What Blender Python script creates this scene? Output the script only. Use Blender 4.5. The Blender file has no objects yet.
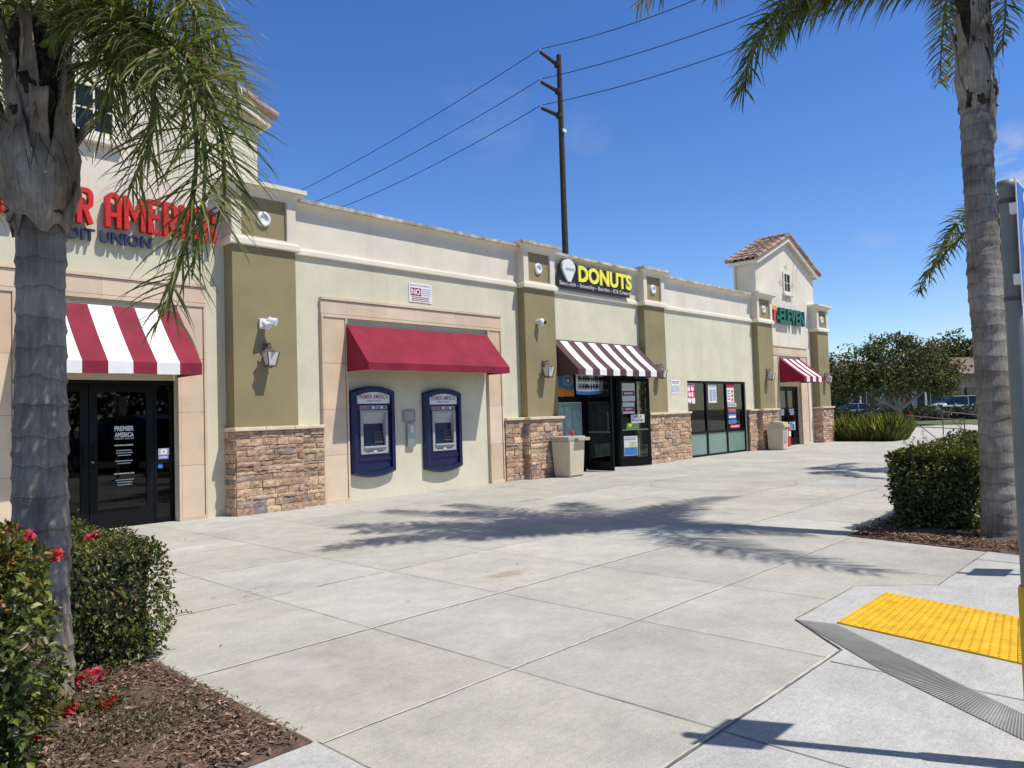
import bpy, bmesh, math, random
import numpy as np
from mathutils import Vector, Matrix, noise as mnoise
random.seed(7); rng = np.random.default_rng(7)
PI = math.pi
scene = bpy.context.scene
COL = scene.collection
R = math.radians

# ------------------------------------------------------------------ frame of reference
# metres; X runs along the shop front, Y into the building, Z up; the photographer stands near the origin, phone held at 1.43
TH = R(43.42); PITCH = R(2.32); ROLL = R(-1.78); EYE = 1.434; CAMX = .27; FPX = 750.0
CF, SF = math.cos(TH), math.sin(TH)
def V(lat, dep, z=0.0):                     # metres right of / ahead of the photographer
    return Vector((CAMX + CF*dep + SF*lat, SF*dep - CF*lat, z))
VIEW_ROT = TH - PI/2                        # local x = to the right, local y = away
SUN = Vector((math.cos(R(60))*math.cos(R(-64)), math.cos(R(60))*math.sin(R(-64)), math.sin(R(60))))
_f=Vector((CF,SF,0)); _r=Vector((SF,-CF,0)); _u=Vector((0,0,1))
CAM_F=_f*math.cos(PITCH)+_u*math.sin(PITCH); _u2=-_f*math.sin(PITCH)+_u*math.cos(PITCH)
CAM_R=_r*math.cos(ROLL)+_u2*math.sin(ROLL); CAM_U=-_r*math.sin(ROLL)+_u2*math.cos(ROLL)

# ------------------------------------------------------------------ materials
def mat(name, base=(.5,.5,.5), rough=.7, metal=0.0, spec=.4):
    m = bpy.data.materials.new(name); m.use_nodes = True
    b = m.node_tree.nodes['Principled BSDF']
    b.inputs['Base Color'].default_value = (*base, 1)
    b.inputs['Roughness'].default_value = rough
    b.inputs['Metallic'].default_value = metal
    b.inputs['Specular IOR Level'].default_value = spec
    return m
class NT:
    def __init__(s, m): s.m=m; s.t=m.node_tree; s.n=s.t.nodes; s.b=s.n.get('Principled BSDF')
    def new(s, typ, **kw):
        n = s.n.new(typ)
        for k,v in kw.items():
            if hasattr(n,k): setattr(n,k,v)
            else: n.inputs[k].default_value = v
        return n
    def link(s,a,b): s.t.links.new(a,b)
    def obj(s):
        c=s.n.get('tc') or s.new('ShaderNodeTexCoord'); c.name='tc'; return c.outputs['Object']
    def noise(s, scale, detail=4, rough=.55, vec=None, stretch=None, dist=0):
        n=s.new('ShaderNodeTexNoise'); n.inputs['Scale'].default_value=scale; n.inputs['Detail'].default_value=detail
        n.inputs['Roughness'].default_value=rough; n.inputs['Distortion'].default_value=dist
        v = vec or s.obj()
        if stretch:
            mp=s.new('ShaderNodeMapping'); mp.inputs['Scale'].default_value=stretch; s.link(v,mp.inputs['Vector']); v=mp.outputs['Vector']
        s.link(v,n.inputs['Vector']); return n.outputs['Fac']
    def ramp(s, fac, stops):
        r=s.new('ShaderNodeValToRGB'); e=r.color_ramp.elements
        while len(e)<len(stops): e.new(.5)
        for el,(p,c) in zip(e,stops):
            el.position=p; el.color=(*c,1) if len(c)==3 else c
        s.link(fac,r.inputs['Fac']); return r.outputs['Color']
    def mix(s, fac, a, b, mode='MIX'):
        n=s.new('ShaderNodeMix',data_type='RGBA',blend_type=mode)
        for sock,v in ((n.inputs['Factor'],fac),(n.inputs['A'],a),(n.inputs['B'],b)): pass
        fi=n.inputs[0]; ai=n.inputs[6]; bi=n.inputs[7]
        for sock,v in ((fi,fac),(ai,a),(bi,b)):
            if isinstance(v,(int,float)): sock.default_value=v
            elif isinstance(v,(tuple,list)): sock.default_value=(*v,1)
            else: s.link(v,sock)
        return n.outputs[2]
    def bump(s, h, strength=.3, dist=.02):
        b=s.new('ShaderNodeBump'); b.inputs['Strength'].default_value=strength; b.inputs['Distance'].default_value=dist
        s.link(h,b.inputs['Height']); s.link(b.outputs['Normal'],s.b.inputs['Normal']); return b
    def base(s,c): s.link(c,s.b.inputs['Base Color'])
    def attr(s,name='tint'):
        a=s.new('ShaderNodeAttribute'); a.attribute_name=name; return a.outputs['Color']

def mottled(name, c, var=.12, scale=3, bump=.25, bscale=60, rough=.85, dist=.01, streak=0, spec=.3):
    m=mat(name,c,rough,spec=spec); t=NT(m)
    f=t.noise(scale,5)
    a=tuple(x*(1-var) for x in c); b=tuple(min(1,x*(1+var)) for x in c)
    col=t.ramp(f,[(.3,a),(.7,b)])
    if streak:
        s=t.noise(1.0,4,.6,stretch=(3.2,3.2,.35))
        col=t.mix(t.ramp(s,[(.52,(0,0,0)),(.75,(streak,)*3)]), col, tuple(x*.45 for x in c))
    t.base(col)
    if bump: t.bump(t.noise(bscale,3,.6),bump,dist)
    return m
def tinted(name, rough=.8, var=.25, scale=8, bump=.3, bscale=40, dist=.01, spec=.3, trans=0, mul=(1,1,1)):
    """colour comes from each piece's own 'tint' attribute, with a noise over it"""
    m=mat(name,(.5,.5,.5),rough,spec=spec); t=NT(m)
    f=t.noise(scale,4)
    g=t.ramp(f,[(.25,(1-var,)*3),(.75,(1+var,)*3)])
    col=t.mix(1.0,t.attr(),g,'MULTIPLY'); t.base(col)
    if bump: t.bump(t.noise(bscale,3,.6),bump,dist)
    if trans:
        tr=t.new('ShaderNodeBsdfTranslucent'); t.link(t.mix(1.0,col,(1.25,1.3,.6),'MULTIPLY'),tr.inputs['Color'])
        ms=t.new('ShaderNodeMixShader'); ms.inputs[0].default_value=trans
        out=t.n['Material Output']; t.link(t.b.outputs[0],ms.inputs[1]); t.link(tr.outputs[0],ms.inputs[2]); t.link(ms.outputs[0],out.inputs[0])
    return m
M={}
CREAM=(.66,.615,.455); LIGHT=(.73,.665,.535); OLIVE=(.285,.235,.125)
M['cream']=mottled('cream_stucco',CREAM,.08,1.6,.45,70,.9,.008,streak=.13)
M['light']=mottled('pale_stucco',LIGHT,.07,1.4,.4,70,.9,.008,streak=.13)
M['olive']=mottled('olive_stucco',OLIVE,.10,1.5,.45,70,.9,.008,streak=.10)
M['trimwhite']=mottled('cream_trim',(.77,.71,.58),.06,2,.1,60,.8,.005,streak=.06)
M['coping']=mottled('weathered_coping',(.52,.48,.39),.5,5,.3,60,.9,.01,streak=.9)
M['caststone']=tinted('cast_stone_surround',.8,.10,2.5,.15,70,.006)
M['groove']=mat('dark_groove',(.30,.20,.13),.9)
M['stone']=tinted('ledger_stone',.85,.35,14,.9,26,.02)
M['mortar']=mottled('dark_mortar',(.13,.095,.075),.3,10,.5,40)
M['stonecap']=mottled('sandstone_cap',(.68,.57,.40),.12,5,.3,40,.85)
M['tile']=tinted('clay_roof_tile',.8,.25,10,.4,50,.01)
M['black']=mat('black_aluminium',(.006,.006,.007),.5,.0,.18)
M['darkmetal']=mat('bronze_metal',(.14,.105,.10),.5,.2)
M['rubber']=mat('dark_rubber',(.015,.015,.015),.8)
M['white']=mat('white_paint',(.78,.78,.76),.45)
M['whitefab']=mottled('white_awning_cloth',(.80,.79,.76),.03,3,.15,160,.85,.004)
M['redfab']=mottled('crimson_awning_cloth',(.235,.014,.034),.20,2.6,.25,160,.8,.004,streak=.05)
M['redfab2']=mottled('faded_red_awning_cloth',(.225,.018,.038),.20,2.6,.25,160,.8,.004)
M['brownfab']=mottled('brown_awning_cloth',(.095,.05,.052),.10,2.0,.15,160,.85,.004)
M['navy']=mottled('navy_plastic',(.007,.012,.062),.10,4,.03,40,.34,.003,spec=.5)
M['navydark']=mat('dark_navy_plastic',(.012,.018,.07),.3)
M['silver']=mottled('silver_bezel',(.34,.35,.35),.06,6,.03,80,.38,.003,spec=.5)
M['lightgrey']=mat('light_grey_plastic',(.42,.42,.40),.5)
M['screen']=mat('dark_screen',(.01,.012,.02),.12)
M['steel']=mat('brushed_steel',(.45,.45,.44),.35,.8)
M['beige']=mottled('beige_plastic',(.56,.50,.36),.06,3,.08,80,.6,.004)
M['beigetop']=mottled('grey_beige_lid',(.40,.37,.31),.08,6,.1,80,.7,.004)
M['red']=mat('red_letter_acrylic',(.62,.025,.02),.35)
M['reddark']=mat('red_letter_return',(.50,.02,.018),.5)
M['navyletter']=mat('navy_letter',(.03,.04,.10),.4)
M['yellow']=mat('yellow_letter_acrylic',(.93,.82,.10),.35)
M['green']=mat('green_letter_acrylic',(.012,.12,.075),.4)
M['orange']=mat('orange_letter_acrylic',(.85,.30,.03),.4)
M['signblack']=mat('sign_black',(.02,.018,.017),.5)
M['pinkish']=mat('faded_letter',(.62,.50,.52),.5)
M['paper']=mat('white_paper',(.78,.78,.77),.7)
M['inkred']=mat('red_ink',(.58,.03,.07),.6)
M['inkdark']=mat('dark_ink',(.08,.08,.10),.6)
M['inkblue']=mat('blue_ink',(.06,.22,.50),.6)
M['inkgrey']=mat('grey_ink',(.35,.38,.42),.6)
M['inkorange']=mat('orange_ink',(.72,.25,.05),.6)
M['inkmaroon']=mat('maroon_ink',(.30,.03,.07),.6)
M['inkgreen']=mat('green_ink',(.15,.4,.1),.6)
M['inkpurple']=mat('purple_ink',(.25,.2,.5),.6)
M['frost']=mottled('frosted_glass',(.66,.65,.62),.05,8,.0,10,.35)
M['spandrel']=mottled('sea_green_spandrel_glass',(.17,.27,.22),.07,2,.0,10,.12,spec=.6)
M['menugreen']=mottled('pale_green_menu_print',(.24,.34,.31),.2,5,0,10,.5); M['menupale']=mottled('faded_menu_print',(.32,.42,.40),.25,9,0,10,.5)
M['wood']=mottled('dark_utility_wood',(.055,.043,.034),.3,6,.4,20,.9)
M['insul']=mat('grey_insulator',(.45,.47,.5),.4)
M['wire']=mat('black_wire',(.02,.02,.022),.6)
M['postgrey']=mottled('galvanised_post',(.17,.19,.18),.15,5,.1,40,.5,.004,spec=.4)
M['safety']=mottled('yellow_bollard_paint',(.62,.42,.02),.10,4,.1,40,.5,.004)
M['signblue']=mat('blue_sign_face',(.03,.13,.52),.35)
M['room']=mat('shop_interior',(.10,.09,.08),.9)
M['roomfloor']=mat('shop_floor',(.12,.11,.10),.5)
M['tyre']=mat('tyre_rubber',(.015,.015,.016),.8)
M['rim']=mat('alloy_rim',(.5,.5,.52),.3,.9)
M['carglass']=mat('car_glass',(.012,.015,.018),.06)
M['lampglass']=mat('lamp_lens',(.6,.6,.62),.15)
M['taillamp']=mat('tail_lamp_lens',(.35,.01,.012),.2)
M['leaf']=tinted('hedge_leaf',.42,.25,3,0,trans=.25,spec=.45)
M['treeleaf']=tinted('tree_leaf',.55,.25,1.5,0,trans=.25)
M['frond']=tinted('palm_leaflet',.38,.25,4,0,trans=.34,spec=.5)
M['petal']=tinted('flower_petal',.6,.2,20,0,trans=.3)
M['twig']=mottled('brown_twig',(.07,.05,.035),.3,10,.3,40)
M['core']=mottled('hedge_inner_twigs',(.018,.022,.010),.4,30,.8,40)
M['bark']=mottled('brown_bark',(.12,.10,.08),.35,5,.8,14,.95,.03)
M['palebark']=mottled('pale_bark',(.30,.27,.24),.3,5,.6,14,.95,.03)
M['grassblade']=tinted('grass_blade',.6,.2,2,0,trans=.5)
M['chip']=tinted('bark_chip',.9,.3,20,.3,60)
M['petiole']=mottled('green_petiole',(.16,.19,.05),.2,8,.2,40,.5)

def glass(name, tint=(.5,.52,.5), refl=1.0):
    m=bpy.data.materials.new(name); m.use_nodes=True; t=NT(m); t.n.remove(t.b)
    tr=t.new('ShaderNodeBsdfTransparent'); tr.inputs[0].default_value=(*tint,1)
    gl=t.new('ShaderNodeBsdfGlossy'); gl.inputs['Roughness'].default_value=.02; gl.inputs[0].default_value=(.9*refl,.93*refl,.92*refl,1)
    fr=t.new('ShaderNodeFresnel'); fr.inputs[0].default_value=1.55
    ms=t.new('ShaderNodeMixShader'); t.link(fr.outputs[0],ms.inputs[0]); t.link(tr.outputs[0],ms.inputs[1]); t.link(gl.outputs[0],ms.inputs[2])
    t.link(ms.outputs[0],t.n['Material Output'].inputs[0]); return m
M['glass']=glass('clear_shop_glass',(.55,.60,.57))
M['tintglass']=glass('tinted_shop_glass',(.06,.065,.065),.8)

# --- concrete, asphalt, mulch, palm bark
def concrete(name, c, warm=True):
    m=mat(name,c,.82,spec=.25); t=NT(m)
    big=t.noise(.9,6,.62); med=t.noise(4.5,5,.65); fine=t.noise(140,2,.5); brush=t.noise(6,4,.6,stretch=(1,14,1))
    a=tuple(x*.84 for x in c); b=tuple(x*1.10 for x in c)
    col=t.ramp(big,[(.30,a),(.5,c),(.70,b)])
    col=t.mix(1.0,col,t.ramp(med,[(.28,(.88,)*3),(.72,(1.09,)*3)]),'MULTIPLY')
    mid=t.noise(28,4,.7); col=t.mix(1.0,col,t.ramp(mid,[(.30,(.90,)*3),(.62,(1.05,)*3)]),'MULTIPLY'); col=t.mix(1.0,col,t.ramp(fine,[(.3,(.80,)*3),(.7,(1.15,)*3)]),'MULTIPLY')
    col=t.mix(.55,col,t.ramp(brush,[(.3,(.86,.86,.86)),(.7,(1.08,)*3)]),'MULTIPLY')
    if warm:
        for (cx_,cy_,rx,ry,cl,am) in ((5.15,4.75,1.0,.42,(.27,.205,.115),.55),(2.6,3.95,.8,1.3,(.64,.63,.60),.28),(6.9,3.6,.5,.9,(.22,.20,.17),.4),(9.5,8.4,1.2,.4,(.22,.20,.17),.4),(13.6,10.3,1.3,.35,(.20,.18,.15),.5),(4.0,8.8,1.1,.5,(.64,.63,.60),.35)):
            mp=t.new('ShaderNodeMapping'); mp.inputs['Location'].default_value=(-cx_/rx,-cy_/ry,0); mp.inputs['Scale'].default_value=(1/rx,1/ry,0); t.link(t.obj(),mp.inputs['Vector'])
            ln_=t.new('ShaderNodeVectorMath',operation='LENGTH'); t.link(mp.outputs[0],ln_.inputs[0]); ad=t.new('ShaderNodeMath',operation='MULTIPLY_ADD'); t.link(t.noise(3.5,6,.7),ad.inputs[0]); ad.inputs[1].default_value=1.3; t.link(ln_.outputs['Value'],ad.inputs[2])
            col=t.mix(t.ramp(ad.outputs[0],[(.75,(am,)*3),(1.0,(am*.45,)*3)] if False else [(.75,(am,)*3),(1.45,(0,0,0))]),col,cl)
        st=t.noise(.55,3,.5,dist=.6)
        col=t.mix(t.ramp(st,[(.62,(0,0,0)),(.78,(.35,)*3)]),col,(.30,.25,.18))
        vs=t.new('ShaderNodeTexVoronoi'); vs.inputs['Scale'].default_value=2.1; t.link(t.obj(),vs.inputs['Vector'])
        gum=t.ramp(vs.outputs['Distance'],[(.030,(1,1,1)),(.05,(0,0,0))])
        col=t.mix(t.mix(.55,(0,0,0),gum),col,(.16,.15,.14))
        ck=t.new('ShaderNodeTexVoronoi',feature='DISTANCE_TO_EDGE'); ck.inputs['Scale'].default_value=.42; dn=t.new('ShaderNodeVectorMath',operation='ADD'); nn=t.new('ShaderNodeTexNoise'); nn.inputs['Scale'].default_value=2.2; nn.inputs['Detail'].default_value=6; t.link(t.obj(),nn.inputs['Vector']); t.link(t.obj(),dn.inputs[0]); t.link(nn.outputs['Color'],dn.inputs[1]); t.link(dn.outputs[0],ck.inputs['Vector'])
        cm=t.mix(1.0,t.ramp(ck.outputs['Distance'],[(.0012,(1,1,1)),(.003,(0,0,0))]),t.ramp(t.noise(.5,2,.5),[(.55,(0,0,0)),(.62,(.6,.6,.6))]),'MULTIPLY')
        col=t.mix(cm,col,(.12,.11,.10))
        vs2=t.new('ShaderNodeTexVoronoi'); vs2.inputs['Scale'].default_value=1.1; t.link(t.obj(),vs2.inputs['Vector'])
        col=t.mix(t.ramp(vs2.outputs['Distance'],[(.010,(.7,.7,.7)),(.018,(0,0,0))]),col,(.7,.7,.68))
    col=t.mix(1.0,col,t.attr(),'MULTIPLY')
    t.base(col); t.bump(t.noise(90,3,.6),.25,.004); return m
M['plaza']=concrete('old_plaza_concrete',(.465,.450,.393))
M['newconc']=concrete('new_pale_concrete',(.49,.482,.455),False)
M['apron']=concrete('far_apron_concrete',(.52,.49,.43),False)
M['groovedconc']=mottled('grooved_grey_concrete',(.34,.335,.32),.15,6,.3,60)
M['jointdark']=mottled('dark_joint',(.20,.185,.165),.4,12,.2,40)
M['jointpale']=mottled('pale_joint',(.54,.52,.47),.25,7,.2,40)
M['tactile']=mottled('yellow_tactile_tile',(.76,.44,.018),.20,7,.25,90,.7,.004,streak=.12)
M['asphalt']=mottled('asphalt',(.062,.062,.064),.2,2,.5,120,.9,.006)
M['ground']=mottled('dry_ground',(.16,.14,.10),.3,.4,.4,30,.95)
M['soil']=mottled('mulch_soil',(.13,.085,.062),.45,14,.9,45,.95,.02)
M['lawn']=mottled('lawn',(.11,.14,.045),.3,3,.8,40,.95)

def palm_bark():
    m=mat('palm_trunk_bark',(.3,.28,.25),.9,spec=.2); t=NT(m)
    sep=t.new('ShaderNodeSeparateXYZ'); t.link(t.obj(),sep.inputs[0])
    ns=t.noise(5,3,.6); 
    ad=t.new('ShaderNodeMath',operation='MULTIPLY_ADD'); t.link(ns,ad.inputs[0]); ad.inputs[1].default_value=.13; t.link(sep.outputs['Z'],ad.inputs[2])
    mu=t.new('ShaderNodeMath',operation='MULTIPLY'); t.link(ad.outputs[0],mu.inputs[0]); mu.inputs[1].default_value=6.2
    fr=t.new('ShaderNodeMath',operation='FRACT'); t.link(mu.outputs[0],fr.inputs[0])
    ring=t.ramp(fr.outputs[0],[(.0,(.58,)*3),(.03,(.62,)*3),(.07,(1,)*3),(.8,(.92,)*3),(1,(.75,)*3)])
    streak=t.noise(3,5,.65,stretch=(14,14,1.2))
    blot=t.noise(2.2,5,.6)
    col=t.ramp(blot,[(.3,(.145,.122,.098)),(.5,(.285,.252,.208)),(.72,(.44,.395,.34))])
    col=t.mix(1.0,col,t.ramp(streak,[(.3,(.62,)*3),(.65,(1.1,)*3)]),'MULTIPLY')
    col=t.mix(.85,col,ring,'MULTIPLY'); t.base(col)
    h=t.mix(.5,ring,streak); t.bump(h,.7,.02); return m
M['palmbark']=palm_bark()
def fibre():
    m=mat('palm_leaf_base',(.3,.27,.23),.85,spec=.2); t=NT(m)
    s=t.noise(3.5,6,.65,stretch=(16,16,1.0)); b=t.noise(3,4,.6)
    col=t.ramp(b,[(.3,(.13,.085,.055)),(.5,(.30,.245,.19)),(.7,(.48,.425,.355))])
    col=t.mix(1.0,col,t.ramp(s,[(.3,(.55,)*3),(.65,(1.1,)*3)]),'MULTIPLY'); t.base(col); t.bump(s,.6,.01); return m
M['boot']=fibre()
M['fibredark']=mottled('dark_palm_fibre',(.055,.042,.032),.5,18,1.0,40,.95,.03)

# ------------------------------------------------------------------ mesh builder and object tree
RISE=[0.0]                                  # upper storey rise per metre above 2.3 m, set while the front is built
WL={}                                       # world position of every object (no rotation on parents built in place)
class MB:
    def __init__(s): s.v=[]; s.f=[]; s.m=[]; s.c=[]; s.sm=[]
    def add(s, vs, fs, m=0, col=(1,1,1), smooth=False):
        o=len(s.v); s.v.extend([tuple(v) for v in vs])
        for f in fs:
            s.f.append(tuple(i+o for i in f)); s.m.append(m); s.c.append(col); s.sm.append(smooth)
    def box(s,x0,x1,y0,y1,z0,z1,m=0,col=(1,1,1)):
        vs=[(x,y,z) for z in (z0,z1) for y in (y0,y1) for x in (x0,x1)]
        s.add(vs,[(0,2,3,1),(4,5,7,6),(0,1,5,4),(2,6,7,3),(0,4,6,2),(1,3,7,5)],m,col)
    def bbox(s,x0,x1,y0,y1,z0,z1,b=.01,m=0,col=(1,1,1)):
        bm=bmesh.new(); bmesh.ops.create_cube(bm,size=1)
        for v in bm.verts: v.co=Vector(((x0+x1)/2+v.co.x*(x1-x0),(y0+y1)/2+v.co.y*(y1-y0),(z0+z1)/2+v.co.z*(z1-z0)))
        bmesh.ops.bevel(bm,geom=list(bm.edges),offset=b,segments=2,affect='EDGES',profile=.5)
        s.bm(bm,m,col); bm.free()
    def bm(s,bm,m=0,col=(1,1,1),smooth=False):
        bm.verts.index_update(); s.add([v.co[:] for v in bm.verts],[[v.index for v in f.verts] for f in bm.faces],m,col,smooth)
    def prism(s,poly,a,b,axis='y',m=0,col=(1,1,1)):
        n=len(poly)
        def P(p,t): return {'y':(p[0],t,p[1]),'z':(p[0],p[1],t),'x':(t,p[0],p[1])}[axis]
        vs=[P(p,a) for p in poly]+[P(p,b) for p in poly]
        fs=[tuple(range(n)),tuple(range(2*n-1,n-1,-1))]+[(i,(i+1)%n,n+(i+1)%n,n+i) for i in range(n)]
        s.add(vs,fs,m,col)
    def tube(s,pts,rad,n=10,m=0,col=(1,1,1),caps=True,smooth=True):
        pts=[Vector(p) for p in pts]; N=len(pts)
        if isinstance(rad,(int,float)): rad=[rad]*N
        vs=[]; up=None
        for i,p in enumerate(pts):
            d=(pts[min(i+1,N-1)]-pts[max(i-1,0)]).normalized()
            if up is None:
                up=Vector((0,0,1)) if abs(d.z)<.9 else Vector((1,0,0))
            u=d.cross(up).normalized(); w=u.cross(d).normalized(); up=w
            for k in range(n):
                a=2*PI*k/n; vs.append(p+(u*math.cos(a)+w*math.sin(a))*rad[i])
        fs=[(i*n+k,i*n+(k+1)%n,(i+1)*n+(k+1)%n,(i+1)*n+k) for i in range(N-1) for k in range(n)]
        s.add(vs,fs,m,col,smooth)
        if caps:
            o=len(vs); 
            s.add(vs[:n],[tuple(range(n-1,-1,-1))],m,col); s.add(vs[-n:],[tuple(range(n))],m,col)
    def lathe(s,prof,cx=0,cy=0,n=20,m=0,col=(1,1,1),smooth=True):
        vs=[(cx+r*math.cos(2*PI*k/n),cy+r*math.sin(2*PI*k/n),z) for r,z in prof for k in range(n)]
        L=len(prof); fs=[(i*n+k,i*n+(k+1)%n,(i+1)*n+(k+1)%n,(i+1)*n+k) for i in range(L-1) for k in range(n)]
        fs+=[tuple(range(n-1,-1,-1)),tuple(range((L-1)*n,L*n))]
        s.add(vs,fs,m,col,smooth)
    def build(s,name,mats,parent=None,recalc=True,local=False):
        if RISE[0] and not local: s.v=[(x,y,z+max(0,z-2.3)*RISE[0]) for x,y,z in s.v]
        me=bpy.data.meshes.new(name); me.from_pydata(s.v,[],s.f)
        if not isinstance(mats,(list,tuple)): mats=[mats]
        for m in mats: me.materials.append(m)
        if len(mats)>1: me.polygons.foreach_set('material_index',s.m)
        me.polygons.foreach_set('use_smooth',s.sm)
        a=me.color_attributes.new('tint','FLOAT_COLOR','CORNER')
        cols=np.ones((len(me.loops),4),dtype=np.float32); tot=[len(f) for f in s.f]
        cols[:,:3]=np.repeat(np.array(s.c,dtype=np.float32).reshape(-1,3),tot,axis=0); a.data.foreach_set('color',cols.ravel())
        if recalc:
            bm=bmesh.new(); bm.from_mesh(me); bmesh.ops.recalc_face_normals(bm,faces=bm.faces); bm.to_mesh(me); bm.free()
        return place(name,me,parent,local)
def place(name,me,parent=None,local=False):
    o=bpy.data.objects.new(name,me); COL.objects.link(o); o.parent=parent
    if local: WL[o.name]=Vector((0,0,0))
    elif parent is not None:
        o.location=-WL.get(parent.name,Vector((0,0,0))); WL[o.name]=Vector((0,0,0))
    else: WL[o.name]=Vector((0,0,0))
    return o
def thing(name,label,cat,loc=(0,0,0),rz=0,group=None):
    o=bpy.data.objects.new(name,None); COL.objects.link(o); o.location=loc; o.rotation_euler=(0,0,rz); o.empty_display_size=.2
    WL[o.name]=Vector(loc); return tag(o,label,cat,group)
def tag(o,label=None,cat=None,group=None,kind=None):
    if label: o['label']=label
    if cat: o['category']=cat
    if group: o['group']=group
    if kind: o['kind']=kind
    return o
def struct(o): return tag(o,kind='structure')
def dup(root,loc,rz=None,label=None):
    r=root.copy(); COL.objects.link(r); r.location=loc
    if rz is not None: r.rotation_euler=(0,0,rz)
    if label: r['label']=label
    for ch in list(root.children):
        c=ch.copy(); COL.objects.link(c); c.parent=r
        for g in list(ch.children):
            d=g.copy(); COL.objects.link(d); d.parent=c
    return r
def bez(p,n):
    p=[Vector(q) for q in p]; out=[]
    for i in range(n+1):
        t=i/n; q=list(p)
        while len(q)>1: q=[q[k]*(1-t)+q[k+1]*t for k in range(len(q)-1)]
        out.append(q[0])
    return out
_tx={}
def text_geo(s,offset=0.0,ext=0.0):
    k=(s,offset,ext)
    if k not in _tx:
        cu=bpy.data.curves.new('lettering','FONT'); cu.body=s; cu.size=1; cu.offset=offset; cu.extrude=ext; cu.resolution_u=3
        ob=bpy.data.objects.new('lettering_source',cu); COL.objects.link(ob)
        dg=bpy.context.evaluated_depsgraph_get(); me=bpy.data.meshes.new_from_object(ob.evaluated_get(dg))
        _tx[k]=([tuple(v.co) for v in me.vertices],[tuple(p.vertices) for p in me.polygons])
        bpy.data.objects.remove(ob); bpy.data.curves.remove(cu); bpy.data.meshes.remove(me)
    return _tx[k]
def text(mb,s,x0,x1,z0,z1,y,m=0,bold=.0,depth=.0,ref=None):
    """letters fitted into x0..x1, z0..z1, standing out of plane y by depth towards -Y"""
    vs,fs=text_geo(s,bold,.5 if depth else 0)
    xs=[v[0] for v in vs]; ys=[v[1] for v in vs]; a,b,c,d=min(xs),max(xs),min(ys),max(ys)
    out=[(x0+(v[0]-a)/(b-a)*(x1-x0), y-depth*(v[2]+.5), z0+(v[1]-c)/max(d-c,1e-6)*(z1-z0)) for v in vs]
    mb.add(out,fs,m)
def letters(s,x0,x1,z0,z1,y,bold,depth,mats,parent,skip=0):
    """one mesh per channel letter"""
    vs,_=text_geo(s,bold,.5); A=min(v[0] for v in vs); B=max(v[0] for v in vs); sc=(x1-x0)/(B-A)
    zs=[v[1] for v in vs]; c,d=min(zs),max(zs)
    for i,ch in enumerate(s):
        if ch==' ': continue
        right=max(v[0] for v in text_geo(s[:i+1],bold,.5)[0])
        gv,gf=text_geo(ch,bold,.5); gr=max(v[0] for v in gv)
        mb=MB(); out=[(x0+(v[0]-gr+right-A)*sc, y-depth*(v[2]+.5), z0+(v[1]-c)/(d-c)*(z1-z0)) for v in gv]
        mb.add(out,gf,0); mb.build('letter',mats,parent)

# ================================================================== SETTING: ground
def sheet(name,poly,z,m,tint=(1,1,1)):
    mb=MB(); mb.add([(p[0],p[1],z) for p in poly],[tuple(range(len(poly)))],0,tint)
    o=mb.build(name,m,recalc=False)
    return struct(o)
sheet('ground',[(-400,-400),(600,-400),(600,600),(-400,600)],-.03,M['ground'])
sheet('parking_lot',[(-60,-60),(90,-60),(90,-.9),(-60,-.9)],-.012,M['asphalt'])
# plaza slabs: joints run along and across the shop front on a 1.53 m grid
gx=[-9.9,-6.6,-4.1,-1.6,.85,2.105,3.35,4.60,5.89,7.15,8.42,9.68,10.9,12.2,13.5,14.8,16.0,17.3,18.6,19.8,21.1,22.4,23.7,25,26.2,27.5,28.8,30.1,31.6]
gy=[-.9,.40,1.68,2.99,4.32,5.78,7.09,8.42,9.8,11.6]
mb=MB()
for i in range(len(gx)-1):
    for j in range(len(gy)-1):
        k=random.gauss(1,.035); w=random.gauss(0,.012)
        mb.add([(gx[i],gy[j],0),(gx[i+1],gy[j],0),(gx[i+1],gy[j+1],0),(gx[i],gy[j+1],0)],[(0,1,2,3)],0,(k+w,k,k-w))
struct(mb.build('plaza_pavement',M['plaza'],recalc=False))
def ragged(mb,a,b,w,z,n,m=0,gap=0):
    a=Vector((*a,z)); b=Vector((*b,z)); d=(b-a); L=d.length; d.normalize(); s=Vector((-d.y,d.x,0)); N=max(2,int(L*n)); prev=None
    for i in range(N+1):
        p=a+d*(L*i/N); ww=w*(.35+.9*abs(mnoise.noise(Vector((p.x*1.7,p.y*1.7,3))))+.35*random.random()); off=random.gauss(0,w*.06)
        cur=(p+s*(ww/2+off),p-s*(ww/2-off))
        if prev and random.random()>gap: mb.add([prev[0],prev[1],cur[1],cur[0]],[(0,1,2,3)],m)
        prev=cur
mb=MB()
for x in gx[5:-1]:
    ragged(mb,(x,3.05 if x>8.3 or x<2.2 else 1.69),(x,11.0),.0065,.004,14)
for y in (8.42,9.8): ragged(mb,(2.105,y),(30,y),.006,.0035,10,gap=.05)
# round pattern of the entry court
for r in (1.35,):
    pts=[(13.4+r*math.cos(a),7.0+r*math.sin(a)) for a in np.linspace(0,2*PI,60)]
    for p,q in zip(pts,pts[1:]): ragged(mb,p,q,.012,.0045,12)
struct(mb.build('pavement_joints_dark',M['jointdark'],recalc=False))
mb=MB()
for y,x0,x1 in ((2.99,2.105,8.6),(4.32,2.105,14),(5.78,2.105,14),(7.09,2.2,12)):
    ragged(mb,(x0,y-.012),(x1,y-.012),.021 if y<6 else .016,.0055,18,gap=.0 if y<5 else .12)
ragged(mb,(2.15,1.695),(4.75,1.695),.015,.0095,18)
struct(mb.build('pavement_joints_pale',M['jointpale'],recalc=False))
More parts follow.
